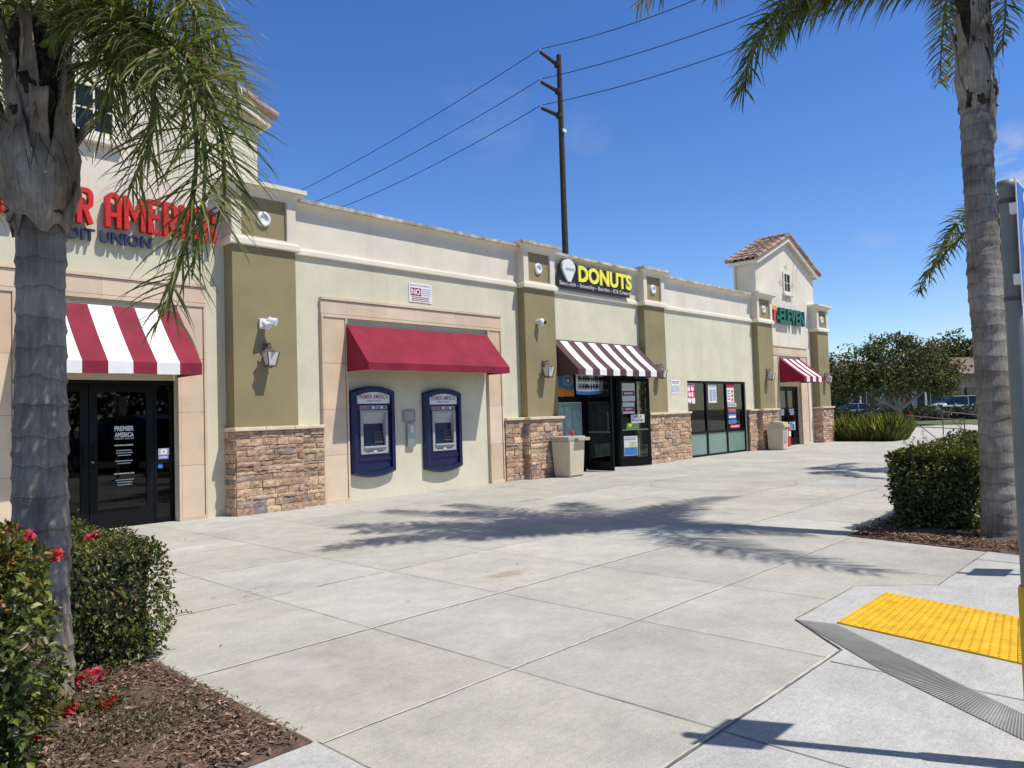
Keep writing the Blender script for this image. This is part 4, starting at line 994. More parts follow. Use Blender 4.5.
# lettering on the credit union door
poster_y=11.494
t=thing('door_lettering','white lettering and opening hours on the glass of the credit union door','lettering',(4.24,poster_y,.9))
mb=MB(); text(mb,'PREMIER',4.14,4.40,1.37,1.44,poster_y,0,.03); text(mb,'AMERICA',4.14,4.40,1.28,1.35,poster_y,0,.03); text(mb,'CREDIT UNION',4.14,4.40,1.25,1.268,poster_y,0,.01)
stripes(mb,4.14,4.40,1.155,1.18,poster_y,1,0,rr,.7); stripes(mb,4.13,4.41,.75,.775,poster_y,1,0,rr,.7)
r5=random.Random(5)
for z,n in ((1.10,3),(.95,2),(.68,3)):
    for k in range(n): w=r5.uniform(.08,.13); stripes(mb,4.27-w,4.27+w,z-.035*k-.014,z-.035*k,poster_y,1,0,r5,.8)
mb.build('print',M['paper'],t,recalc=False)
def sidelight(name,label,x0,x1,z0,z1,base,prints): return poster(name,label,x0,x1,z0,z1,11.492,base,prints,'sticker')
sidelight('door_sticker','grey round-topped sticker on the credit union sidelight',4.74,4.90,.99,1.09,M['inkgrey'],[('disc',.2,.8,.1,.9,'paper'),('disc',.35,.65,.3,.7,'inkgrey')])
sidelight('door_sticker','purple rectangular sticker on the credit union sidelight',4.74,4.89,.93,.985,M['inkpurple'],[('rows',.1,.9,.2,.8,'paper',1)])
sidelight('door_sticker','small blue round sticker low on the credit union sidelight',4.735,4.80,.80,.865,M['inkblue'],[('disc',.2,.8,.2,.8,'inkblue')])
poster('door_sign','white square sign on the left leaf of the far entrance',26.22,26.60,1.10,1.32,11.49,M['paper'],[('rows',.1,.9,.1,.9,'inkgrey',3)],'sign')
poster('door_sign','white square sign on the right leaf of the far entrance',27.05,27.45,1.10,1.32,11.49,M['paper'],[('rows',.1,.9,.1,.9,'inkgrey',3)],'sign')
poster('door_sign','white and blue notice low on the far entrance door',27.0,27.5,.55,.85,11.49,M['paper'],[('box',.55,.9,.05,.7,'inkblue'),('rows',.1,.5,.2,.9,'inkgrey',3)],'sign')

# shelves with goods inside the shops, seen dimly through the glass
def shelf(label,x0,x1,y,h,seed):
    t=thing('shop_shelf',label,'shelf',((x0+x1)/2,y,0)); rr=random.Random(seed)
    mb=MB(); mb.box(x0,x0+.03,y,y+.4,0.006,h); mb.box(x1-.03,x1,y,y+.4,.006,h); mb.box(x0+.03,x1-.03,y+.38,y+.4,.006,h)
    for z in np.arange(.15,h,.38): mb.box(x0+.03,x1-.03,y,y+.38,z,z+.02)
    mb.build('rack',M['lightgrey'],t)
    mb=MB()
    for z in np.arange(.15,h-.2,.38):
        x=x0+.05
        while x<x1-.15:
            w=rr.uniform(.06,.16); c=rr.choice([(.5,.1,.08),(.5,.4,.1),(.1,.2,.5),(.6,.6,.55),(.1,.35,.15),(.35,.2,.1)]); mb.box(x,x+w*.9,y+.04,y+.3,z+.021,z+.02+rr.uniform(.14,.30),0,c); x+=w
    tag(mb.build('goods',M['chip'],t),kind='stuff')
shelf('stocked shelf inside the convenience store behind the left pane',19.8,20.75,12.6,1.7,1)
shelf('stocked shelf inside the convenience store behind the middle pane',20.95,21.95,12.9,1.7,2)
shelf('stocked shelf inside the convenience store behind the right pane',22.2,23.2,12.7,1.7,3)
shelf('stocked shelf inside the donut shop doorway',15.3,16.5,14.2,1.8,4)
RISE[0]=0.0
# ================================================================== LITTER BINS
def taper(mb,x0,x1,y0,y1,z0,z1,t,m=0,b=.012):
    bm=bmesh.new(); bmesh.ops.create_cube(bm,size=1)
    for v in bm.verts:
        k=t if v.co.z<0 else 0
        v.co=Vector(((x0+x1)/2+v.co.x*(x1-x0-2*k),(y0+y1)/2+v.co.y*(y1-y0-2*k),z0 if v.co.z<0 else z1))
    bmesh.ops.bevel(bm,geom=list(bm.edges),offset=b,segments=2,affect='EDGES'); mb.bm(bm,m); bm.free()
t=thing('litter_bin','beige square litter bin with a flat grey lid beside the donut shop','litter bin',(13.42,10.76,0),R(4))
mb=MB(); taper(mb,-.30,.30,-.25,.25,.03,.80,.035); mb.build('body',M['beige'],t,local=True)
mb=MB(); mb.bbox(-.27,.27,-.19,.19,0,.034,.008); mb.build('plinth',M['beigetop'],t,local=True)
mb=MB(); mb.bbox(-.335,.335,-.25,.25,.80,.905,.018); mb.bbox(-.1,.36,-.36,-.2,.80,.87,.012); mb.build('lid',M['beigetop'],t,local=True)
mb=MB(); mb.prism([(-.16,.30),(.16,.30),(.19,.78),(-.19,.78)],-.226,-.20,'y'); mb.build('flap_door',M['beigetop'],t,local=True)
t=thing('drinks_can','small red drinks can left on the lid of the near litter bin','can',(13.52,10.72,.905))
mb=MB(); mb.lathe([(0,.0),(.026,.0),(.033,.008),(.033,.112),(.026,.122),(0,.122)],0,0,16); mb.build('can_body',M['red'],t,local=True)
mb=MB(); mb.lathe([(0,.123),(.027,.123),(.028,.128),(.025,.126),(0,.125)],0,0,16); mb.build('rim',M['silver'],t,local=True)
t=thing('litter_bin','beige litter bin with a sloping hood by the far entrance','litter bin',(24.22,10.70,0),R(6))
mb=MB(); taper(mb,-.27,.27,-.27,.27,.03,.74,.03); mb.prism([(-.27,.74),(.27,.74),(.27,.80),(.10,.93),(-.27,.90)],-.27,.27,'x'); mb.build('body',M['beige'],t,local=True)
mb=MB(); taper(mb,-.30,.30,-.32,-.02,.74,.83,.0); mb.bbox(.26,.36,-.30,-.08,.70,.79,.01); mb.build('hood',M['beige'],t,local=True)
mb=MB(); mb.prism([(-.15,.26),(.15,.26),(.17,.70),(-.17,.70)],-.268,-.24,'y'); mb.build('flap_door',M['beigetop'],t,local=True)
t=thing('red_dispenser','red upright box standing inside the far entrance doorway','dispenser',(26.2,11.25,0))
mb=MB(); taper(mb,-.12,.12,-.1,.1,.0,.62,.01); mb.build('casing',M['red'],t,local=True)
mb=MB(); mb.bbox(-.09,.09,-.112,-.1,.36,.54,.004); mb.build('front_label',M['paper'],t,local=True)

# ================================================================== PALMS
FROND_COLS=[(.060,.082,.020),(.105,.130,.034),(.165,.190,.055),(.25,.25,.10),(.27,.22,.11)]
def frond(name,pts,parent,n=70,Lm=.62,W=.026,seed=0,droop=.9,w=(4,5,3,1,.4),petr=.030,start=.16,plume=.5):
    """arching rachis through a Bezier of control points, drooping leaflets both sides, set in several planes"""
    r=np.random.default_rng(seed); P=bez(pts,40); P=[np.array(p) for p in P]
    mb=MB(); mb.tube([Vector(p) for p in P],[petr*(1-.9*(i/40))**.9+.004 for i in range(41)],6,1,(1,1,1))
    for side in (1,-1):
        for k in range(n):
            t=start+(1-start)*((k+r.random())/n)
            f=t*40; i=min(int(f),39); p=P[i]+(P[i+1]-P[i])*(f-i); d=P[min(i+1,40)]-P[max(i-1,0)]; d/=np.linalg.norm(d)
            s=np.cross(d,(0,0,1.)); s/=np.linalg.norm(s)+1e-6; u=np.cross(s,d)
            a=r.normal(.15,plume); fw=.35+.40*t
            v=side*s*math.cos(a)+u*math.sin(a)+d*fw+r.normal(size=3)*.10; v/=np.linalg.norm(v)
            uu=(t-start)/(1-start); L=Lm*min(1,.45+uu*2.4)*(1-.50*uu**3)*r.uniform(.8,1.12)
            c=np.array(FROND_COLS)[r.choice(5,p=np.array(w)/sum(w))]*math.exp(r.normal(0,.18)); c=tuple(c)
            wv=np.cross(v,(0,0,1.)+r.normal(size=3)*.5); wv/=np.linalg.norm(wv)+1e-6
            m=5; q=p.copy(); vs=[]; dd=v.copy(); g=droop*r.uniform(.5,1.4)
            for j in range(m+1):
                h=j/m; ww=W*(.55+.9*h if h<.35 else 1.0*(1-((h-.35)/.65)**1.6))*.5+.0008
                vs.append(q+wv*ww); vs.append(q-wv*ww)
                q=q+dd*L/m; dd=dd+np.array((0,0,-1.))*g*(.10+.34*h); dd/=np.linalg.norm(dd)
            mb.add(vs,[(2*j,2*j+1,2*j+3,2*j+2) for j in range(m)],0,c)
    return mb.build(name,[M['frond'],M['petiole']],parent,recalc=False)
def palm_trunk(mb,axis,rad,nseg=120,n=26,ring=.16,seed=0):
    """ringed trunk: slightly stepped growth rings, uneven girth"""
    A=bez(axis,nseg); vs=[]
    for i,p in enumerate(A):
        t=i/nseg; rr=rad(t,p.z); ph=(p.z/ring)%1; st=.016*(1-ph)**3-.005
        for k in range(n):
            a=2*PI*k/n; q=rr+st*rr/.2+.014*rr/.2*mnoise.fractal(Vector((math.cos(a)*2+seed,math.sin(a)*2,p.z*3)),1,2,4)+.006*rr/.2*mnoise.noise(Vector((math.cos(a)*9+seed,math.sin(a)*9,p.z*22)))
            vs.append((p.x+q*math.cos(a),p.y+q*math.sin(a),p.z))
    fs=[(i*n+k,i*n+(k+1)%n,(i+1)*n+(k+1)%n,(i+1)*n+k) for i in range(nseg) for k in range(n)]
    mb.add(vs,fs,0,smooth=True); mb.add(vs[-n:],[tuple(range(n))]); return A
def boot(top,phi,z0,z1,r0,bulge,spread,parent,lean=.12,seed=0):
    """old leaf base: a sheath that wraps the trunk and narrows upward into a stalk"""
    nu,nv=10,22; vs=[]
    for j in range(nv+1):
        v=j/nv; z=z0+(z1-z0)*v; half=spread*(1-.92*min(1,v*1.25)**.8)+.05
        r=r0+bulge*math.sin(PI*min(1,v*1.5))*.9+lean*max(0,v-.55)**1.3
        if v<.12: r=r0+.012+(r-r0-.012)*(v/.12)
        for i in range(nu+1):
            u=i/nu*2-1; a=phi+half*u; rr=r-.035*u*u*(1-v)+.012*mnoise.noise(Vector((a*3+seed,z*5,v)))+.012*mnoise.fractal(Vector((a*7+seed,z*9,v)),1,2,3)
            curl=.03*(abs(u)**4)*min(1,v*3)
            vs.append((top.x+(rr+curl)*math.cos(a),top.y+(rr+curl)*math.sin(a),z+.05*math.sin(a*5+seed)*(1-v)+.09*mnoise.noise(Vector((a*6+seed,seed,0)))*(1-v)**2))
    fs=[(j*(nu+1)+i,j*(nu+1)+i+1,(j+1)*(nu+1)+i+1,(j+1)*(nu+1)+i) for j in range(nv) for i in range(nu)]
    mb=MB(); mb.add(vs,fs,0,smooth=True); o=mb.build('leaf_base',M['boot'],parent,recalc=False)
    s=o.modifiers.new('thickness','SOLIDIFY'); s.thickness=.014; return o
def fibre_core(c,z0,z1,r0,r1,parent,seed=0):
    n=22; N=26; vs=[]
    for i in range(N+1):
        z=z0+(z1-z0)*i/N; r=r0+(r1-r0)*i/N
        for k in range(n):
            a=2*PI*k/n; q=r+.05*mnoise.fractal(Vector((math.cos(a)*3+seed,math.sin(a)*3,z*5)),1,2,4)+.02*math.sin(z*31+a*3)
            vs.append((c.x+q*math.cos(a),c.y+q*math.sin(a),z))
    mb=MB(); mb.add(vs,[(i*n+k,i*n+(k+1)%n,(i+1)*n+(k+1)%n,(i+1)*n+k) for i in range(N) for k in range(n)],0); mb.add(vs[-n:],[tuple(range(n))])
    # hanging fibre strands
    rr=random.Random(seed)
    for _ in range(60):
        a=rr.uniform(0,2*PI); z=rr.uniform(z0+.35*(z1-z0),z1); r=r0+(r1-r0)*(z-z0)/(z1-z0)+.02; p=Vector((c.x+r*math.cos(a),c.y+r*math.sin(a),z)); o=Vector((math.cos(a),math.sin(a),0))
        mb.tube(bez([p,p+o*rr.uniform(.02,.09)+Vector((rr.uniform(-.05,.05),rr.uniform(-.05,.05),rr.uniform(-.02,.06))),p+o*.05+Vector((rr.uniform(-.06,.06),rr.uniform(-.06,.06),-rr.uniform(.05,.22)))],5),.0022,3,caps=False)
    mb.build('fibre_mat',M['fibredark'],parent,recalc=False)
def rnd_frond(crown,az,e0,L,drop):
    """control points of a frond leaving the crown at azimuth az, elevation e0, length L, tip dropping by drop"""
    h=Vector((math.cos(az),math.sin(az),0)); up=Vector((0,0,1))
    return [crown,crown+(h*math.cos(e0)+up*math.sin(e0))*L*.42,crown+h*L*.62*math.cos(e0*.6)+up*(L*.55*math.sin(e0)-.05*drop),crown+h*L*.86*math.cos(e0*.5)+up*(L*.42*math.sin(e0)-drop)]
def at(px,py,dep):                          # a point on the sight line through a photo pixel, dep metres ahead
    d=CAM_R*((px-512)/FPX)-CAM_U*((py-384)/FPX)+CAM_F; k=dep/(d.x*CF+d.y*SF)
    return Vector((CAMX,0,EYE))+d*k

# near palm, left: short trunk, thick shaggy neck
base=V(-2.545,4.06,-.02)
P1=thing('palm_tree','stout palm with a ringed grey trunk and shaggy neck in front of the credit union','palm tree',base,group=None)
top=at(40,214,4.10)
mb=MB(); ax=[base,base+Vector((-.02,.02,.75)),top+Vector((.01,0,-.9)),top+Vector((0,0,.3))]
palm_trunk(mb,ax,lambda t,z:.128+.035*math.exp(-z*4.5)+.008*math.sin(z*2.0),140,28,.13,3); mb.build('trunk',M['palmbark'],P1,recalc=False)
neck=Vector((top.x,top.y,0))
fibre_core(neck,top.z-.02,top.z+1.12,.155,.11,P1,2)
for k,(phi,z0,z1,bl,sp,ln) in enumerate([(R(205),.02,1.0,.07,1.25,.05),(R(255),-.05,.75,.085,1.0,.30),(R(300),.06,.95,.065,.9,.10),(R(345),.0,.70,.06,.9,.32),(R(30),.1,1.0,.06,1.0,.15),(R(85),.05,.9,.06,1.1,.25),(R(140),.0,.85,.07,1.1,.30),(R(235),.38,1.3,.02,.75,.10),(R(320),.45,1.35,.02,.7,.12),(R(180),.45,1.3,.03,.8,.2)]):
    boot(neck,phi,top.z+(z0-.06)*.83,top.z+z1*.83,.150-.025*(z0>.3),bl*.8,sp,P1,ln*.83,k)
cr=Vector((neck.x,neck.y,top.z+.88))
def A(*p): return [cr+Vector((random.uniform(-.04,.04),random.uniform(-.04,.04),random.uniform(-.13,.13)))]+[at(q[0],q[1],q[2]*.83) for q in p]
NEARF=[A((125,-25,4.75),(225,20,4.5),(215,180,4.35),(163,316,4.35)),
       A((115,0,4.7),(195,20,4.6),(238,95,4.5),(222,225,4.45)),
       A((118,-5,4.6),(200,30,4.45),(226,130,4.35),(192,268,4.35)),
       A((105,50,4.95),(160,60,4.9),(180,95,4.9),(128,190,4.9)),
       A((105,-90,5.2),(190,-70,5.6),(240,10,5.8),(238,130,5.8)),
       A((60,-120,5.3),(130,-190,5.8),(190,-60,6.2),(200,60,6.2)),
       A((20,-50,4.7),(-50,-40,4.5),(-70,70,4.4),(-35,190,4.4)),
       A((15,0,5.1),(-40,10,5.4),(-60,90,5.5),(-20,205,5.5)),
       A((55,-130,4.5),(50,-330,4.1),(120,-420,3.8),(210,-260,3.6)),
       A((60,-130,5.0),(20,-300,5.2),(-100,-330,5.4),(-190,-180,5.4)),
       A((85,-110,5.2),(150,-260,5.6),(300,-330,6.0),(380,-170,6.2)),
       A((60,-90,5.5),(70,-140,6.4),(60,-80,7.2),(50,60,7.6)),
       A((70,-60,4.5),(85,-150,3.9),(90,-160,3.4),(70,-60,3.2)),
       A((30,-80,4.5),(-20,-190,4.0),(-120,-200,3.8),(-180,-60,3.6)),
       A((110,-50,4.8),(170,-50,4.7),(215,-10,4.7),(200,95,4.75)),
       A((95,-10,4.6),(125,-20,4.5),(140,20,4.45),(108,95,4.4)),
       A((78,15,4.7),(100,5,4.65),(122,35,4.6),(104,128,4.6)),
       A((0,-20,5.0),(-30,-10,5.2),(-25,60,5.3),(8,160,5.3))]
for k,c in enumerate(NEARF): frond('frond',c,P1,n=90 if k==2 else 118,Lm=.50 if k<3 else .45,W=.0104,seed=40+k,droop=.8 if k<3 else 1.1,w=(3,4,5,3.5,1.0),petr=.016,start=.10,plume=.75)

# tall palm, right
base=V(4.92,7.66,-.02); tp_=at(977,106,8.25)
P2=thing('palm_tree','tall palm leaning back beside the right hedge, casting the big shadow','palm tree',base)
mb=MB(); ax=[base,base+Vector((.04,-.01,1.0)),at(983,290,7.95),at(979,190,8.15),tp_+Vector((.04,.015,.25))]
palm_trunk(mb,ax,lambda t,z:.163+.045*math.exp(-z*4)-.002*z+.006*math.sin(z*3),170,26,.155,9); mb.build('trunk',M['palmbark'],P2,recalc=False)
neck=Vector((tp_.x,tp_.y,0)); fibre_core(neck,tp_.z-.05,tp_.z+1.3,.165,.135,P2,5)
for k,(phi,z0,z1,bl,sp,ln) in enumerate([(R(200),.0,1.5,.05,1.0,.05),(R(265),-.5,1.1,.03,.8,.06),(R(320),-.15,1.0,.07,1.0,.1),(R(20),.1,1.2,.05,1.0,.2),(R(110),0,1.2,.06,1.1,.2),(R(150),.2,1.3,.04,1.,.2),(R(235),.8,1.8,.02,.8,.1),(R(300),.7,1.75,.03,.8,.15)]):
    boot(neck,phi,tp_.z+(z0-.06)*.78,tp_.z+z1*.78,.158,bl*.8,sp,P2,ln*.78,k+20)
cr=at(974,-5,8.42); PS=.78; OLD=Vector((12.40,2.60,7.45))
def Fk(*tips): return [cr+Vector((random.uniform(-.05,.05),random.uniform(-.05,.05),random.uniform(-.2,.2)))]+list(tips)
def to(tip,lift):                            # arch from crown to a tip point, rising by lift on the way
    tip=cr+(Vector(tip)-OLD)*PS; d=tip-cr; lift*=PS; return Fk(cr+d*.18+Vector((0,0,lift*.9)),cr+d*.62+Vector((0,0,lift*1.25)),tip)
def tw(tip,lift):
    tip=Vector(tip); d=tip-cr; return Fk(cr+d*.18+Vector((0,0,lift*.9)),cr+d*.62+Vector((0,0,lift*1.25)),tip)
FARF=[Fk(at(935,-40,8.37),at(850,-26,8.35),at(764,-34,8.30),at(744,90,8.29)),
      Fk(at(940,-38,8.5),at(880,-34,8.6),at(815,-22,8.7),at(778,34,8.75)),
      tw((6.65,3.85,6.75),1.4),tw((7.85,4.95,7.15),1.2),tw((13.0,2.62,6.35),1.0),tw((8.62,-1.0,6.2),1.3),tw((9.2,5.75,7.2),1.1),
      Fk(at(962,-50,8.8),at(943,-25,9.4),at(942,25,9.7),at(940,84,9.8)),
      Fk(at(996,-50,8.2),at(1008,-35,8.1),at(1008,5,8.0),at(1002,48,8.0)),
      tw((7.3,3.6,7.2),1.1),tw((10.4,5.2,7.6),1.0),tw((7.7,4.35,7.2),1.0),tw((9.7,4.5,7.9),.8),tw((11.5,3.6,7.7),.8),tw((10.5,-.3,7.3),.8),
      tw((8.6,3.6,8.0),.6),tw((9.5,2.6,8.3),.5),tw((10.9,1.4,8.3),.5),tw((8.25,2.46,7.75),.8),tw((9.25,3.4,7.0),1.0),tw((11.9,2.3,7.2),.8)]
for k,c in enumerate(FARF): frond('frond',c,P2,n=260 if k<2 else 165 if k not in (7,8) else 90,Lm=.68 if k<2 else .64 if k not in (7,8) else .34,W=.021,seed=80+k,droop=1.05,w=(3,4,4,2,.8) if k!=8 else (1,1,3,4,3),petr=.022,start=.12)

# third palm, behind the others at right
base=V(10.15,15.42,-.02); cr=at(1003,214,15.3)
P3=thing('palm_tree','palm farther off, mostly hidden behind the tall palm and the sign post','palm tree',base)
mb=MB(); palm_trunk(mb,[base,base+Vector((0,0,1.5)),cr+Vector((0,0,-1.2)),cr+Vector((0,0,-.2))],lambda t,z:.135+.04*math.exp(-z*3),90,18,.16,4); mb.build('trunk',M['palmbark'],P3,recalc=False)
T3=[(918,292,18.6,.5),(935,262,20.5,.8),(1007,335,18.3,.7),(1012,300,19.6,1.0),(1060,290,17.5,.6),(1095,300,20.5,.7),(1000,280,16.8,1.3),(975,250,21.5,1.0)]
for k,(px,py,d,lf) in enumerate(T3):
    tip=at(px,py,d*.81); lf*=.8; dd=tip-cr; frond('frond',[cr,cr+dd*.25+Vector((0,0,lf)),cr+dd*.75+Vector((0,0,lf*1.0)),tip],P3,n=90,Lm=.5,W=.034,seed=140+k,droop=1.1,petr=.035)

# ================================================================== PLANTING BEDS
def bed(name,x0,x1,y0,y1,nx,ny,h,seed,skew=0):
    mb=MB(); vs=[]
    for j in range(ny+1):
        for i in range(nx+1):
            y=y0+(y1-y0)*j/ny; xa=x0+skew*(y-y0); x=xa+(x1-xa)*i/nx; e=min(i,nx-i,j,ny-j)/3
            vs.append((x,y,.007+min(1,e)*(h+.035*mnoise.fractal(Vector((x*2.3,y*2.3,seed)),1,2,4)) ))
    mb.add(vs,[(j*(nx+1)+i,j*(nx+1)+i+1,(j+1)*(nx+1)+i+1,(j+1)*(nx+1)+i) for j in range(ny) for i in range(nx)],0,smooth=True)
    return struct(mb.build(name,M['soil'],recalc=False))
bed('bed_ground',-3.5,2.098,3.012,7.2,70,60,.03,1); bed('bed_ground',8.32,16,.6,3.04,90,40,.04,7,.155)
def chips(name,x0,x1,y0,y1,n,L,z,cols,skew=0):
    C=np.stack([rng.uniform(x0,x1,n),rng.uniform(y0,y1,n),z+rng.random(n)*.022],1); a=rng.uniform(0,2*PI,n); D=np.stack([np.cos(a),np.sin(a),rng.normal(0,.25,n)],1)
    C[:,0]=np.maximum(C[:,0],x0+skew*(C[:,1]-y0)+.02+rng.random(n)*.3*(skew>0)); N=unit(n)*.5+np.array([0,0,1]); ll=L*np.clip(np.exp(rng.normal(0,.5,n)),.35,1.9)
    o=leaf_mesh(name,C,D,N,ll,ll*.34,palette(n,cols,[1]*len(cols),.3),M['chip'],None,.12); return tag(o,kind='stuff')
MUL=[(.17,.10,.07),(.14,.075,.05),(.22,.14,.10),(.30,.21,.15),(.08,.05,.037)]
chips('bark_mulch',.2,2.07,3.05,6.2,30000,.025,.034,MUL); chips('bark_mulch',8.36,11.2,.7,3.0,16000,.032,.044,MUL,.155)
tag(bpy.data.objects['bark_mulch'],kind='stuff')
# dry creeping cover at the front of the left bed
n=1300; u=rng.normal(0,1,(n,2))*np.array([.20,.16]); c0=V(-1.78,3.50)
C=np.stack([c0.x+u[:,0],c0.y+u[:,1],.04+rng.random(n)*.05],1); C=C[(C[:,1]>3.05)&(C[:,0]<2.05)]; n=len(C)
tag(leaf_mesh('ground_cover',C,unit(n)+np.array([0,0,.4]),unit(n)+np.array([0,0,.6]),.022*np.exp(rng.normal(0,.3,n)),.010,palette(n,[(.13,.115,.055),(.20,.16,.09),(.09,.095,.04)],[2,3,1.5]),M['leaf'],None,.2),kind='stuff')

# hedges: each clipped block is one plant
def P3d(px,py,d): 
    q=at(px,py,d); return (q.x,q.y,q.z)
hedge('clipped_hedge','near clipped hedge with pink blossoms at the left edge, in front of the palm trunk',-.95,1.14,3.38,4.15,.965,27000,.036,30,
      [(P3d(14,535,3.62),.085,PINK),(P3d(27,540,3.6),.07,PINK),(P3d(56,556,3.55),.06,REDF),(P3d(18,744,3.14),.06,PINK),(P3d(33,738,3.2),.045,REDF)],w=(4,5,3,.8,1.0))
hedge('clipped_hedge','clipped hedge block behind the palm trunk, with two blossoms on top',-.1,2.19,4.74,6.3,.75,34000,.028,110,
      [(P3d(86,540,5.0),.065,PINK),(P3d(97,537,5.1),.06,PINK)],w=(5,5,1.5,1.6,.3))
hedge('clipped_hedge','long dark clipped hedge at the right, beside the tall palm',9.33,14.6,1.93,2.80,.90,42000,.046,160,w=(6,4,1.5,.3,.4))
def sprig(label,px,py,d,sz,cols,leaves=50,k=3):
    p=at(px,py,d); g=Vector((p.x,p.y,.04)); t=thing('flowering_sprig',label,'flowering plant',g)
    mb=MB(); [mb.tube(bez([g,g+Vector((random.gauss(0,.02),random.gauss(0,.02),.05)),p+Vector((random.gauss(0,.03),random.gauss(0,.03),-.01))],4),.003,4,caps=False) for _ in range(4)]; mb.build('stems',M['twig'],t)
    n=leaves; C=np.array(g)+np.array([0,0,.03])+rng.normal(0,1,(n,3))*np.array([.07,.07,.02]); C[:,2]=np.maximum(C[:,2],.05)
    leaf_mesh('leaves',C,unit(n)+np.array([0,0,.5]),unit(n)+np.array([0,0,.8]),.04,.02,palette(n,HEDGE_COLS,(4,5,3,.5,.5)),M['leaf'],t)
    for _ in range(k):
        blossom('blossom',(p.x+random.gauss(0,.03),p.y+random.gauss(0,.03),max(.06,p.z+random.gauss(0,.012))),sz,cols,t)
sprig('big bright pink blossom cluster low at the foot of the near palm',90,684,4.15,.08,PINK,40,4)
sprig('red blossom sprig in the mulch right of the near palm',104,714,3.74,.05,REDF,40,2)
sprig('pink and red blossom sprig between the near hedge and the near palm foot',72,716,3.72,.05,PINK+REDF,50,2)
sprig('small red blossom at the right of the mulch sprigs',117,704,3.82,.042,REDF,24,1)

# ornamental grass at the far end of the building
t=thing('ornamental_grass','tall green and yellow ornamental grass clump at the far corner of the building','ornamental grass',(30.8,9.9,0))
n=14000; gx_=rng.uniform(30.25,32.0,n); gyv=rng.uniform(8.9,11.4,n); keep=(gyv<11.4-(gx_-30)*.1); C=np.stack([gx_,gyv,np.zeros(n)],1)[keep]; n=len(C)
hgt=.66+.22*fbm(C,.8,2); D=unit(n)*.45+np.array([0,0,1.0]); N=unit(n)
leaf_mesh('blades',C,D,N,np.clip(hgt*np.exp(rng.normal(0,.2,n)),.3,1.1),.022,palette(n,[(.18,.22,.05),(.24,.27,.07),(.36,.34,.14),(.12,.15,.035)],[4,4,3,2],.2),M['grassblade'],t,.1,.25)

# ================================================================== SIGN POSTS, RAILS
def parking_sign(label,x,y,h=2.30,lean=(0,0),w=.34):
    t=thing('parking_sign',label,'parking sign',(x,y,0),group='blue parking signs on bollard posts')
    mb=MB(); topp=Vector((lean[0],lean[1],h)); mb.tube([(0,0,0),topp*.5,topp],.030,20); mb.build('post',M['postgrey'],t,local=True)
    mb=MB(); mb.lathe([(0,h+.002),(.034,h+.002),(.034,h-.03),(.031,h-.034)],lean[0],lean[1],20); mb.build('post_cap',M['postgrey'],t,local=True)
    for zc in (1.83,2.22): mb=MB(); mb.tube([Vector(topp)*(zc/h)+Vector((0,0,-.009)),Vector(topp)*(zc/h)+Vector((0,0,.009))],.033,20); mb.build('clamp_band',M['inkdark'],t,local=True)
    q=topp*(.70/h); mb=MB(); mb.tube([(0,0,0.0),q*.98,q],[.043,.041,.036],20); mb.build('bollard_sleeve',M['safety'],t,local=True)
    cx=lean[0]-.080; yy=lean[1]-.044; z0,z1=1.79,2.29
    mb=MB(); mb.bbox(cx,cx+w,yy,yy+.004,z0,z1,.0015,1); bars(mb,[(cx+.012,cx+w-.012,z0+.012,z1-.012)],yy-.0012,yy,0); bars(mb,[(cx+.02,cx+.06,z1-.13,z1-.09),(cx+.02,cx+.06,z0+.09,z0+.13)],yy+.004,yy+.03,1)
    s=mb.build('sign_plate',[M['signblue'],M['white']],t,local=True)
    # wheelchair symbol and lettering
    mb=MB(); y=yy-.0025; a=cx+.18; b=z1-.17
    def arc(cx_,cz,r,wd,a0,a1,n=20):
        vs=[]
        for i in range(n+1):
            an=a0+(a1-a0)*i/n
            for rr_ in (r-wd/2,r+wd/2): vs.append((cx_+rr_*math.cos(an),y,cz+rr_*math.sin(an)))
        mb.add(vs,[(2*i,2*i+1,2*i+3,2*i+2) for i in range(n)])
    arc(a-.035,b-.045,.075,.018,R(95),R(380)); arc(a-.045,b+.115,.012,.024,0,2*PI,12)
    bars(mb,[(a-.06,a-.035,b-.01,b+.085),(a-.06,a+.03,b-.02,b+.004),(a+.012,a+.034,b-.10,b-.018),(a-.045,a+.015,b+.03,b+.048),(a+.03,a+.07,b-.115,b-.095)],y-.0004,y)
    text(mb,'RESERVED',cx+.04,cx+w-.04,z0+.125,z0+.16,y,0,.02); text(mb,'PARKING',cx+.04,cx+w-.04,z0+.065,z0+.10,y,0,.02)
    mb.build('symbol',M['white'],s,recalc=False,local=True); return t
S1=parking_sign('blue parking sign on a grey post with a yellow foot at the right edge',3.797,.585,2.30)
dup(S1,(7.94,.46,0),label='blue parking sign on a post farther along the kerb, right of the tactile paving')
